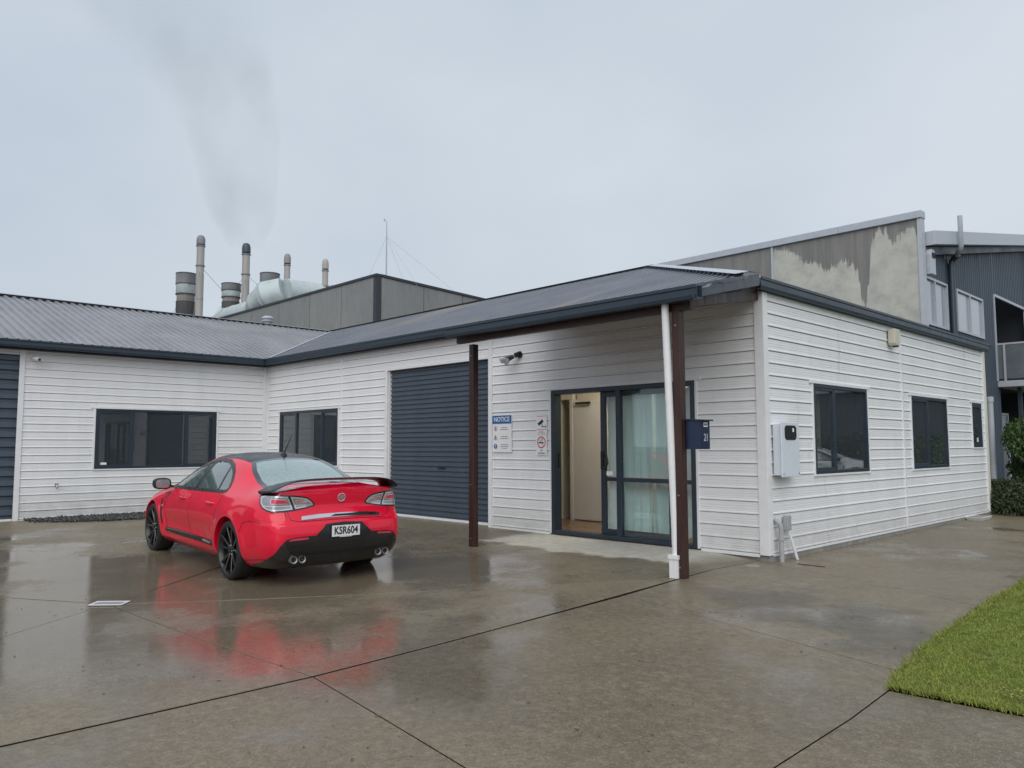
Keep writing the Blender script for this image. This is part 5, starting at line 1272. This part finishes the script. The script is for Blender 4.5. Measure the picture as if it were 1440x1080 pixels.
# wheel arches
cut = MB()
for cx in (WR, WF):
    for sy in (1, -1): cut.cyl((cx, sy * .62, WZ), (cx, sy * 1.2, WZ), .392, n=72)
bme.materials.clear(); bme.materials.append(M['paint']); bme.materials.append(M['black'])
co = cut.build('cutter', [M['black']]); co.data.materials.append(M['black'])
bm_ = bob.modifiers.new('b', 'BOOLEAN'); bm_.operation = 'DIFFERENCE'; bm_.object = co; bm_.solver = 'EXACT'
try: bm_.material_mode = 'TRANSFER'
except Exception: pass
co.location = co.location
dg = bpy.context.evaluated_depsgraph_get(); m3 = bpy.data.meshes.new_from_object(bob.evaluated_get(dg))
bpy.data.objects.remove(bob); bpy.data.objects.remove(co)
BV = BVHTree.FromPolygons([v.co[:] for v in m3.vertices], [p.vertices[:] for p in m3.polygons])
# smooth normals on the uncut body for the projected pieces
BM0 = BVHTree.FromPolygons([v.co[:] for v in bme.vertices], [p.vertices[:] for p in bme.polygons])
def hit(o, d):
    loc, nrm, ix, dist = BM0.ray_cast(o, d)
    if loc is None: return None
    p = bme.polygons[ix]; tot = Vector((0, 0, 0)); ws = 0
    for vi in p.vertices:
        v = bme.vertices[vi]; w = 1 / ((v.co - loc).length + 1e-4); tot += v.normal * w; ws += w
    n = (tot / ws).normalized()
    if n.dot(d) > 0: n = -n
    return loc, n
DLO = [(3.46,.955),(3.36,1.02),(3.18,1.115),(2.98,1.21),(2.76,1.30),(2.50,1.362),(2.22,1.388),(1.96,1.375),(1.74,1.325),(1.57,1.245),(1.45,1.15),(1.385,1.06),(1.40,1.01),(1.47,.99),(1.8,.982),(2.6,.966)]
RWIN = [(1.50,.50),(1.50,-.50),(1.22,-.60),(.92,-.655),(.70,-.665),(.655,-.55),(.60,-.25),(.59,0),(.60,.25),(.655,.55),(.70,.665),(.92,.655),(1.22,.60)]
WSC = [(2.86,.50),(3.2,.60),(3.5,.66),(3.6,.4),(3.63,0),(3.6,-.4),(3.5,-.66),(3.2,-.60),(2.86,-.50),(2.84,0)]
def ins_poly(poly, d): return inset(poly, d)
D1 = ins_poly(DLO, .035); R1 = ins_poly(RWIN, .05); W1 = ins_poly(WSC, .05)
bm = bmesh.new(); bm.from_mesh(m3); kill = []
for f in bm.faces:
    c = f.calc_center_median(); n = f.normal
    if c.z > .93 and abs(n.y) > .35 and abs(c.y) > .5 and inside((c.x, c.z), D1): kill.append(f)
    elif c.z > 1.0 and n.z > .2 and (inside((c.x, c.y), R1) or inside((c.x, c.y), W1)): kill.append(f)
    if f.material_index == 0 and c.z < .225: f.material_index = 1
bmesh.ops.delete(bm, geom=kill, context='FACES')
bm.to_mesh(m3); bm.free()
m3.name = 'body'
m3.polygons.foreach_set('use_smooth', [True] * len(m3.polygons))
try: m3.set_sharp_from_angle(angle=math.radians(38))
except Exception: pass
m3.materials.clear(); m3.materials.append(M['paint']); m3.materials.append(M['black'])
body = link('body', m3, car, (0, 0, 0))
# ---- pieces wrapped on the body
class Fr:
    def __init__(s, O, R, U, D): s.O, s.R, s.U, s.D = V3(O), V3(R), V3(U), V3(D).normalized()
SIDE = Fr((0, 2, 0), (1, 0, 0), (0, 0, 1), (0, -1, 0))
TOP = Fr((0, 0, 3), (1, 0, 0), (0, 1, 0), (0, 0, -1))
REAR = Fr((-2, 0, 0), (0, 1, 0), (0, 0, 1), (1, 0, 0))
VW = Fr(V3((.915, -.404, 0)).normalized() * -3, V3((-.404, -.915, 0)).normalized(), (0, 0, 1), (.915, -.404, 0))
def patch(name, poly, fr, mat, off=.003, step=.04, holes=(), par=None, thick=.004, both=False, label=None, smooth=True):
    v2, f2 = fill(poly, step, holes); res = []
    top = []
    for (a, c) in v2:
        o = fr.O + fr.R * a + fr.U * c; h = hit(o, fr.D)
        top.append(None if h is None else (h[0] + h[1] * off, h[0] - h[1] * thick, h[1]))
    ok = [i for i, t in enumerate(top) if t]
    for sy in ((1, -1) if both else (1,)):
        vs = [Vector((0, 0, 0)) if t is None else Vector((t[0].x, t[0].y * sy, t[0].z)) for t in top]; nn = len(vs)
        fs = [f for f in f2 if all(top[i] for i in f)]
        if sy < 0: fs = [f[::-1] for f in fs]
        # skirt
        ed = {}
        for f in fs:
            for i in range(len(f)):
                e = (f[i], f[(i + 1) % len(f)]); ed[e] = 1
        low = {}
        allv = list(vs); allf = list(fs)
        for (a, c) in ed:
            if (c, a) not in ed:
                for q in (a, c):
                    if q not in low: low[q] = len(allv); t = top[q][1]; allv.append(Vector((t.x, t.y * sy, t.z)))
                allf.append((c, a, low[a], low[c]))
        used = sorted(set(i for f in allf for i in f)); rm = {u: k for k, u in enumerate(used)}
        me = bpy.data.meshes.new(name); me.from_pydata([allv[u] for u in used], [], [tuple(rm[i] for i in f) for f in allf])
        b3 = bmesh.new(); b3.from_mesh(me); b3.normal_update()
        # orient outward
        tot = sum(f.normal.dot(Vector((0, sy if fr is SIDE else 0, 0)) - (Vector((fr.D.x, fr.D.y * sy, fr.D.z)) if fr is not SIDE else Vector((0, 0, 0)))) * f.calc_area() for f in b3.faces)
        if tot < 0: bmesh.ops.reverse_faces(b3, faces=b3.faces)
        b3.to_mesh(me); b3.free()
        me.materials.append(mat)
        if smooth:
            me.polygons.foreach_set('use_smooth', [True] * len(me.polygons))
            try: me.set_sharp_from_angle(angle=math.radians(50))
            except Exception: pass
        o = link(name, me, par or car, (0, 0, 0)); W[o.name] = V3((0, 0, 0))
        if label: o['label'] = label
        res.append(o)
    return res
def line_poly(pts, w):
    l, r = [], []
    for i, p in enumerate(pts):
        a = Vector(pts[max(0, i - 1)]); c = Vector(pts[min(len(pts) - 1, i + 1)]); d = (c - a).normalized(); n = Vector((-d.y, d.x)) * w / 2
        l.append(tuple(Vector(p) + n)); r.append(tuple(Vector(p) - n))
    return l + r[::-1]
blk, glo, gls = M['black_satin'], M['black_gloss'], M['car_glass']
# side glass
DG = ins_poly(DLO, .012)
def xat(z, p, q): return p[0] + (q[0] - p[0]) * (z - p[1]) / (q[1] - p[1])
frames = patch('window_surround', ins_poly(DLO, -.006), SIDE, blk, .0035, .045, [ins_poly(DLO, .034)], both=True)
def clipx(poly, p, q, keep):      # keep the side of the line p-q where sign matches
    p, q = Vector(p), Vector(q); d = q - p; out = []
    s = lambda v: (d.x * (v[1] - p.y) - d.y * (v[0] - p.x)) * keep
    n = len(poly)
    for i in range(n):
        a, c = poly[i], poly[(i + 1) % n]; sa, sc = s(a), s(c)
        if sa >= 0: out.append(a)
        if (sa >= 0) != (sc >= 0): t = sa / (sa - sc); out.append((a[0] + (c[0] - a[0]) * t, a[1] + (c[1] - a[1]) * t))
    return out
PB = ((2.50, .95), (2.36, 1.40)); PQ = ((1.665, .95), (1.80, 1.40))
gp = ins_poly(DLO, .028)
front = clipx(gp, *PB, -1); mid_ = clipx(clipx(gp, *PB, 1), *PQ, -1); quart = clipx(gp, *PQ, 1)
for pl_ in (front, mid_, quart):
    if len(pl_) > 2: patch('side_window', pl_, SIDE, gls, .001, .06, both=True, thick=.001)
patch('door_pillar', clipx(clipx(ins_poly(DLO, .03), (PB[0][0] - .055, PB[0][1]), (PB[1][0] - .05, PB[1][1]), -1), (PB[0][0] + .05, PB[0][1]), (PB[1][0] + .045, PB[1][1]), 1), SIDE, blk, .003, .06, both=True)
patch('quarter_divider', clipx(clipx(ins_poly(DLO, .03), (PQ[0][0] - .022, PQ[0][1]), (PQ[1][0] - .022, PQ[1][1]), -1), (PQ[0][0] + .022, PQ[0][1]), (PQ[1][0] + .022, PQ[1][1]), 1), SIDE, blk, .003, .06, both=True)
# rear window, windscreen, roof wrap
patch('rear_window_surround', RWIN, TOP, glo, .003, .05, [ins_poly(RWIN, .055)])
patch('rear_window', ins_poly(RWIN, .045), TOP, M['car_glass_wet'], .001, .06, thick=.001)
patch('windscreen', ins_poly(WSC, .01), TOP, gls, .002, .08, thick=.001)
ROOF = [(1.505,.515),(1.505,-.515),(2.0,-.545),(2.5,-.535),(2.83,-.505),(2.82,0),(2.83,.505),(2.5,.535),(2.0,.545)]
patch('roof_panel', ROOF, TOP, M['black_satin'], .003, .06)
# tail lamps traced in the view plane, split in an outer and an inner lens
def lampset(par_label=None):
    outer = [(-.925,1.005),(-.925,.935),(-.90,.893),(-.86,.868),(-.80,.853),(-.70,.855),(-.575,.865),(-.60,.94),(-.635,1.018),(-.75,1.025),(-.88,1.022)]
    inner = [(-.555,.868),(-.45,.885),(-.355,.908),(-.352,.922),(-.385,.962),(-.43,.992),(-.52,1.008),(-.615,1.018),(-.58,.93)]
    k = .012
    for nm, P_ in (('tail_lamp', outer), ('boot_lamp', inner)):
        bs = patch(nm, ins_poly(P_, -.012), VW, glo, .004, .035, both=True)
        P2 = ins_poly(P_, k * .35)
        for o, s in zip(bs, (1, -1)):
            pass
        hs = patch('lamp_housing', P2, VW, M['lamp_silver'], .0065, .035, both=True)
        ins2 = ins_poly(P_, .020); zs = [q[1] for q in ins2]; zm = min(zs) + (max(zs) - min(zs)) * .33
        up = clipx(ins2, (-2, zm), (2, zm), 1); lo = clipx(ins2, (-2, zm - .012), (2, zm - .012), -1)
        r1 = patch('red_lens', up, VW, M['lamp_smoke'], .0085, .03, both=True)
        r1b = patch('clear_lens', lo, VW, M['lamp_smoke'], .0085, .03, both=True)
        ce = ins_poly(up, .014)
        if nm == 'tail_lamp': ce = clipx(ce, (-.83, 0), (-.80, 2), -1)
        r2 = patch('red_reflector', ce, VW, M['lamp_silver'], .0095, .03, both=True)
        r3 = patch('red_lens', ins_poly(ce, .010), VW, M['lamp_red'], .0115, .03, both=True)
        for j in (0, 1):
            for q in (hs, r1, r1b, r2, r3): q[j].parent = bs[j]
lampset()
# black diffuser, plate recess, strips
DIF = [(.33,.585),(.60,.575),(.68,.55),(.735,.49),(.765,.42),(.80,.35),(.83,.24),(.80,.215),(.3,.205),(0,.205),(-.3,.205),(-.80,.215),(-.83,.24),(-.80,.35),(-.765,.42),(-.735,.49),(-.68,.55),(-.60,.575),(-.33,.585),(-.23,.70),(0,.712),(.23,.70)]
patch('rear_diffuser', DIF, REAR, glo, .008, .03)
REC = [(.31,.545),(.34,.59),(.225,.695),(0,.705),(-.225,.695),(-.34,.59),(-.31,.545),(0,.525)]
patch('plate_recess', REC, REAR, M['black_satin'], .013, .04)
patch('bumper_lip', line_poly([(-.62,.405),(-.3,.385),(0,.38),(.3,.385),(.62,.405)], .016), REAR, blk, .018, .05, thick=.01)
for s in (1, -1): patch('reflector', [(s*.66,.535),(s*.44,.548),(s*.44,.567),(s*.62,.562)], REAR, M['lamp_red'], .011, .05)
patch('boot_trim', [(.50,.752),(.49,.79),(.3,.806),(0,.812),(-.3,.806),(-.49,.79),(-.50,.752),(-.2,.768),(.2,.768)], REAR, M['chrome'], .010, .04)
patch('boot_trim_band', [(.16,.775),(.10,.797),(-.3,.797),(-.45,.785),(-.44,.762),(-.2,.774),(.1,.776)], REAR, M['black_satin'], .0125, .04)
# shut lines
seams = [(SIDE, [(3.42,.93),(3.44,.70),(3.40,.50),(3.36,.33),(3.34,.26)]), (SIDE, [(2.46,.955),(2.49,.70),(2.47,.45),(2.44,.27)]),
         (SIDE, [(1.40,.985),(1.47,.86),(1.53,.70),(1.52,.55),(1.60,.38),(1.62,.28)]), (SIDE, [(3.35,.262),(2.5,.255),(1.62,.27)]),
         (SIDE, [(.30,.72),(.50,.735),(.66,.70),(.70,.60)]), (VW, [(-.64,.85),(-.60,.76),(-.50,.735),(-.3,.742)]),
         (SIDE, [(.12,.34),(.40,.31),(.72,.27)])]
for fr, pts in seams: patch('shut_line', line_poly(pts, .007), fr, blk, .0012, .06, both=True, thick=.002)
for z in (.74,): patch('shut_line', line_poly([(.52,.737),(.3,.742),(0,.745),(-.3,.742),(-.52,.737)], .007), REAR, blk, .002, .06)
patch('shut_line', line_poly([(.11,.66),(.3,.70),(.5,.715),(.66,.70)], .007), TOP, blk, .0015, .06, both=True)
# side skirt strip, fender vent, handles
patch('sill_trim', [(3.42,.365),(3.42,.408),(3.0,.416),(1.62,.404),(1.60,.372),(1.64,.346),(3.0,.352)], SIDE, M['black_satin'], .012, .06, both=True)
patch('sill_trim_edge', [(3.40,.402),(3.0,.410),(2.2,.407),(2.2,.399),(3.0,.396),(3.4,.388)], SIDE, M['chrome'], .0135, .06, both=True)
patch('sill_badge', [(1.66,.366),(1.66,.392),(1.95,.395),(1.95,.370)], SIDE, M['lamp_silver'], .0135, .06, both=True)
patch('fender_vent', [(3.62,.785),(3.585,.79),(3.56,.72),(3.55,.60),(3.50,.45),(3.53,.45),(3.585,.58),(3.60,.66)], SIDE, M['black_satin'], .004, .03, both=True)
patch('vent_badge', [(3.61,.69),(3.555,.69),(3.56,.715),(3.61,.715)], SIDE, M['chrome'], .006, .03, both=True)
for x in (2.78, 1.73):
    for sy in (1, -1):
        h = hit(Vector((x, 2, .855)), Vector((0, -1, 0))); y = h[0].y
        MB().tube([(x - .11, sy * (y - .01), .857), (x - .09, sy * (y + .028), .858), (x, sy * (y + .034), .860), (x + .09, sy * (y + .028), .860), (x + .11, sy * (y - .01), .859)], [.012, .016, .017, .016, .012], 10).build('door_handle', M['paint'], car, smooth=True)
    patch('handle_cup', [(x - .085, .838), (x + .075, .838), (x + .08, .872), (x - .08, .872)], SIDE, M['lamp_red'] if False else blk, .0006, .03, both=True, thick=.001)
# wheel arch lips are painted; mud flaps dark. Wheels
def wheel(cx, sy):
    y = sy * .80; w = empty('wheel', (cx, sy * .80, WZ), car)
    r = .348; hw = .125
    prof = [(.265, -hw * .9), (.285, -hw), (.31, -hw * 1.02), (r - .02, -hw * .95), (r - .006, -hw * .78), (r, -hw * .6), (r, hw * .6), (r - .006, hw * .78), (r - .02, hw * .95), (.31, hw * 1.02), (.285, hw), (.266, hw * .9)]
    MB().lathe(prof, (cx, y, WZ), axis='Y', n=64).build('tyre', M['rubber'], w, smooth=True, angle=60)
    for k in (-.4, 0, .4): MB().lathe([(r + .0004, k * hw * 2 * .6 - .004), (r + .0004, k * hw * 2 * .6 + .004)], (cx, y, WZ), axis='Y', n=64).build('tread_groove', M['black'], w)
    yo = sy * (.80 + hw * .92)
    b = MB(); b.lathe([(.288, -.0), (.288, .010), (.276, .012), (.266, .0), (.256, -.05), (.245, -.17)], (cx, yo, WZ), axis='Y', n=64) if sy > 0 else b.lathe([(.288, .0), (.288, -.010), (.276, -.012), (.266, .0), (.256, .05), (.245, .17)], (cx, yo, WZ), axis='Y', n=64)
    b.build('rim', M['black_satin'], w, smooth=True, angle=40)
    MB().cyl((cx, sy * .74, WZ), (cx, sy * .73, WZ), .25, n=40).build('rim_back', M['black'], w)
    MB().lathe([(0, 0), (.165, 0), (.165, .02), (0, .02)], (cx, sy * .80, WZ), axis='Y', n=40).build('brake_disc', M['steel'], w)
    MB().box(cx + .06, cx + .17, sy * .80 - .03, sy * .80 + .05, WZ - .02, WZ + .14).build('brake_calliper', M['black_satin'], w, bevel=.01)
    for k in range(5):
        for dd in (-.21, .21):
            a = k * 2 * PI / 5 + PI / 2; a0 = a + dd * .45; a1 = a + dd * 1.25
            def P(rad, ang, yy): return Vector((cx + rad * math.cos(ang), yy, WZ + rad * math.sin(ang)))
            q = []
            for rad, ang, wd, y0, y1 in ((.045, a0, .020, yo - sy * .030, yo - sy * .060), (.270, a1, .0125, yo + sy * .004, yo - sy * .045)):
                c = P(rad, ang, 0); t = Vector((-math.sin(ang), 0, math.cos(ang)))
                q += [Vector((c.x, y1, c.z)) - t * wd * 1.2, Vector((c.x, y1, c.z)) + t * wd * 1.2, Vector((c.x, y0, c.z)) + t * wd * .8, Vector((c.x, y0, c.z)) - t * wd * .8]
            MB().hexa(q).build('spoke', M['black_gloss'], w, bevel=.004)
    MB().lathe([(0, .0), (.035, .0), (.05, -.01), (.056, -.03)] if sy > 0 else [(0, 0), (.035, 0), (.05, .01), (.056, .03)], (cx, yo - sy * .018, WZ), axis='Y', n=24).build('hub_cap', M['black_satin'], w, smooth=True)
    b = MB()
    for k in range(5): a = k * 2 * PI / 5 + PI / 2 + .6; b.cyl((cx + .052 * math.cos(a), yo - sy * .05, WZ + .052 * math.sin(a)), (cx + .052 * math.cos(a), yo - sy * .018, WZ + .052 * math.sin(a)), .008, n=6)
    b.build('wheel_nuts', M['chrome'], w)
    return w
for cx in (WR, WF):
    for sy in (1, -1): wheel(cx, sy)
# underbody
MB().box(.55, 4.6, -.68, .68, .19, .24).build('underbody', M['black'], car)
MB().box(WR - .38, WR - .36, .62, .86, .10, .4).box(WR - .38, WR - .36, -.86, -.62, .10, .4).build('mud_flap', M['black'], car) if False else None
# exhaust tips
for s in (1, -1):
    for y in (.585, .485):
        b = MB(); n = 24
        b.lathe([(.030, .10), (.030, .0), (.0415, -.006), (.0425, .0), (.0415, .10)], (.055, s * y, .325), axis='X', n=n).build('exhaust_tip', M['steel'], car, smooth=True)
        MB().lathe([(0, 0), (.031, 0)], (.075, s * y, .325), axis='X', n=n).build('exhaust_bore', M['void'], car)
# wing
ws = [(0, .02, .285, 1.200, .030), (.25, .022, .29, 1.198, .030), (.45, .028, .30, 1.192, .032), (.58, .04, .335, 1.178, .040), (.66, .05, .41, 1.154, .060), (.72, .07, .48, 1.124, .074), (.77, .10, .55, 1.092, .074), (.825, .16, .60, 1.060, .055)]
ws = [(-y, a, c, z, h) for y, a, c, z, h in ws[:0:-1]] + ws
vs = []; fs = []; n = 8
for y, a, c, z, h in ws:
    m = (a + c) / 2
    vs += [(a, y, z + .012), (a + .01, y, z + .020), (m, y, z + .012), (c - .03, y, z - .004), (c, y, z - .014), (c - .03, y, z - h * .8 - .004), (m, y, z - h * .6 + .002), (a + .01, y, z + .002)]
for i in range(len(ws) - 1):
    for j in range(n): fs.append((i * n + j, i * n + (j + 1) % n, (i + 1) * n + (j + 1) % n, (i + 1) * n + j))
fs += [tuple(range(n)), tuple(range((len(ws) - 1) * n, len(ws) * n))]
wg = MB().add(vs, fs).build('boot_wing', M['black_satin'], car, smooth=True, angle=50)
sm_ = wg.modifiers.new('s', 'SUBSURF'); sm_.levels = 2; sm_.render_levels = 2
# antenna, mirrors, badge, plate
h = hit(Vector((1.68, 0, 3)), Vector((0, 0, -1)))[0]
an = empty('antenna', (1.68, 0, h.z), car)
MB().hexa([(1.60, -.03, h.z - .01), (1.78, -.03, h.z - .005), (1.78, .03, h.z - .005), (1.60, .03, h.z - .01), (1.63, -.012, h.z + .045), (1.68, -.008, h.z + .03), (1.68, .008, h.z + .03), (1.63, .012, h.z + .045)]).build('antenna_base', M['black'], an, bevel=.006)
MB().tube([(1.65, 0, h.z + .03), (1.50, 0, h.z + .19), (1.43, 0, h.z + .265)], [.007, .005, .003], 8).build('antenna_rod', M['black'], an)
for sy in (1, -1):
    mr = empty('door_mirror', (3.36, sy * .92, .98), car)
    vs = []; 
    b = MB(); cxx, cy, cz = 3.40, sy * 1.00, 1.015
    prof = []
    rings = [(-.075, .86), (-.07, 1.), (-.02, 1.02), (.05, .9), (.10, .62), (.125, .25)]
    n = 20; vv = []; ff = []
    for (dx2, k) in rings:
        for j in range(n):
            a = 2 * PI * j / n; c_, s_ = math.cos(a), math.sin(a)
            yy = .115 * k * (abs(c_) ** .7) * (1 if c_ > 0 else -1); zz = .078 * k * (abs(s_) ** .7) * (1 if s_ > 0 else -1)
            vv.append((cxx + dx2 + .03 * yy / .1 * 0, cy + yy, cz + zz))
    for i in range(len(rings) - 1):
        for j in range(n): ff.append((i * n + j, i * n + (j + 1) % n, (i + 1) * n + (j + 1) % n, (i + 1) * n + j))
    ff += [tuple(range(n)), tuple(range((len(rings) - 1) * n, len(rings) * n))]
    MB().add(vv, ff).build('mirror_housing', M['black_satin'], mr, smooth=True)
    MB().hexa([(3.36, sy * .84, .955), (3.46, sy * .84, .955), (3.44, sy * .93, .975), (3.37, sy * .93, .975), (3.36, sy * .84, .985), (3.46, sy * .84, .985), (3.44, sy * .93, 1.01), (3.37, sy * .93, 1.01)]).build('mirror_arm', M['black_satin'], mr, bevel=.004)
    pts = []
    for j in range(24):
        a = 2 * PI * j / 24; c_, s_ = math.cos(a), math.sin(a); pts.append((cxx - .077, cy + .092 * (abs(c_) ** .6) * (1 if c_ > 0 else -1), cz + .060 * (abs(s_) ** .6) * (1 if s_ > 0 else -1)))
    MB().add(pts, [tuple(range(24))]).build('mirror_glass', M['chrome'] if False else M['lamp_smoke'], mr)
hb = hit(Vector((-2, 0, .985)), Vector((1, 0, 0)))
bx, bz = hb[0].x - .004, .985
bd = empty('boot_badge', (bx, 0, bz), car)
tl = math.atan2(-hb[1].z, -hb[1].x) if hb[1].x < 0 else 0
UB = Vector((math.sin(0), 0, 1)); nb = hb[1]; RB = Vector((0, -1, 0)); UB = nb.cross(RB).normalized()
if UB.z < 0: UB = -UB
def bp(r, a, d): return V3((bx, 0, bz)) + RB * r * math.cos(a) + UB * r * math.sin(a) + nb * d
def disc(r0, r1, d, name, mat, n=36):
    if r0 == 0: return MB().add([bp(r1, 2 * PI * i / n, d) for i in range(n)], [tuple(range(n))]).build(name, mat, bd)
    vs = []
    for i in range(n): a = 2 * PI * i / n; vs += [bp(r1, a, 0), bp(r1, a, d * .8), bp((r0 + r1) / 2, a, d), bp(r0, a, d * .8), bp(r0, a, 0)]
    fs = []
    for i in range(n):
        for k in range(4): a, c = i * 5 + k, ((i + 1) % n) * 5 + k; fs.append((a, c, c + 1, a + 1))
    return MB().add(vs, fs).build(name, mat, bd, smooth=True)
disc(.040, .050, .010, 'badge_ring', M['chrome']); disc(0, .041, .002, 'badge_disc', M['lamp_red'])
lion = [(-.030,-.004),(-.026,.014),(-.012,.026),(.006,.032),(.022,.026),(.031,.012),(.024,.010),(.018,.002),(.026,-.004),(.020,-.010),(.008,-.006),(.012,-.018),(.004,-.031),(-.008,-.034),(-.002,-.022),(-.010,-.012),(-.020,-.018),(-.024,-.008)]
def bq(p, d): return V3((bx, 0, bz)) + RB * p[0] + UB * p[1] + nb * d
MB().add([bq(p, .009) for p in lion] + [bq(p, .001) for p in lion], [tuple(range(len(lion)))] + [(i, i + len(lion), (i + 1) % len(lion) + len(lion), (i + 1) % len(lion)) for i in range(len(lion))]).build('badge_figure', M['chrome'], bd)
MB().add([bq((.004 + .011 * math.cos(a * PI / 8), -.020 + .011 * math.sin(a * PI / 8)), .012) for a in range(16)], [tuple(range(16))]).build('badge_stone', M['chrome'], bd)
hp = hit(Vector((-2, 0, .615)), Vector((1, 0, 0)))[0]
px = hp.x - .022
pt = empty('number_plate', (px, 0, .615), car)
W[pt.name] = V3((px, 0, .615))
MB().box(px, px + .014, -.185, .185, .545, .685).build('plate_frame', M['black'], pt, bevel=.003)
MB().box(px - .003, px + .001, -.178, .178, .556, .680).build('plate_face', M['white'], pt, bevel=.001)
text_mesh('KSR604', .118, 'plate_lettering', M['ink'], pt, (px - .0045, 0, .618), (0, -1, 0), (0, 0, 1), sx=.80, bold=.0025)
MB().box(px - .001, px + .001, -.08, .08, .5475, .5535).build('dealer_strip', M['sign_white'], pt)
# cabin: seats, parcel shelf, dash seen dimly through the glass
b = MB(); b.box(.62, 1.55, -.72, .72, .92, .95); b.build('parcel_shelf', M['dark_seat'], car, bevel=.01)
for y in (.36, -.36):
    for x in (1.45, 2.45):
        st = empty('seat', (x, y, .5), car)
        MB().hexa([(x, y - .25, .5), (x + .5, y - .25, .5), (x + .5, y + .25, .5), (x, y + .25, .5), (x, y - .25, .68), (x + .5, y - .25, .7), (x + .5, y + .25, .7), (x, y + .25, .68)]).build('cushion', M['dark_seat'], st, bevel=.03)
        MB().hexa([(x - .02, y - .24, .6), (x + .12, y - .24, .6), (x + .12, y + .24, .6), (x - .02, y + .24, .6), (x - .22, y - .19, 1.13), (x - .12, y - .19, 1.13), (x - .12, y + .19, 1.13), (x - .22, y + .19, 1.13)]).build('backrest', M['dark_seat'], st, bevel=.03)
        MB().box(x - .25, x - .16, y - .12, y + .12, 1.15, 1.29).build('headrest', M['dark_seat'], st, bevel=.03)
MB().box(3.1, 3.5, -.72, .72, .75, .96).build('dashboard', M['dark_seat'], car, bevel=.03)
MB().lathe([(.175, -.01), (.19, 0), (.175, .01), (.165, 0), (.175, -.01)], (3.0, -.36, .93), axis='X', n=28).build('steering_wheel', M['dark_seat'], car, smooth=True)
patch('brake_light', [(1.44,.14),(1.44,-.14),(1.40,-.13),(1.40,.13)], TOP, M['lamp_smoke'], .002, .05)
# headlamps and grille, out of sight from here but part of the car
FRONT = Fr((7, 0, 0), (0, 1, 0), (0, 0, 1), (-1, 0, 0))
patch('headlamp', [(.45,.60),(.72,.60),(.76,.70),(.60,.70)], FRONT, M['lens_clear'], .004, .05, both=True); patch('grille', [(.40,.40),(-.40,.40),(-.34,.66),(.34,.66)], FRONT, blk, .004, .05)
# place the car on the yard
CAR_POS = (-7.864, 4.909, -.163); CAR_YAW = math.radians(176.85); CAR_PITCH = 0.015
car.matrix_world = Matrix.Translation(CAR_POS) @ Matrix.Rotation(CAR_YAW, 4, 'Z') @ Matrix.Rotation(-CAR_PITCH, 4, 'Y')

# white car parked further along the lane: same kind, other paint
M['paint_white'] = simple('white_car_paint', (.72, .72, .72), .3, var=.03, coat=.8)
wc_ = copy_tree(car); wc_['label'] = 'white parked car across the lane, mirrored in the end window'; wc_.name = 'white_sedan'
for ch in wc_.children:
    if ch.type == 'MESH' and any(m == M['paint'] for m in ch.data.materials):
        ch.data = ch.data.copy()
        for i, m in enumerate(ch.data.materials):
            if m == M['paint']: ch.data.materials[i] = M['paint_white']
wc_.matrix_world = Matrix.Translation((5.4, 27.5, -.1)) @ Matrix.Rotation(math.radians(165), 4, 'Z')
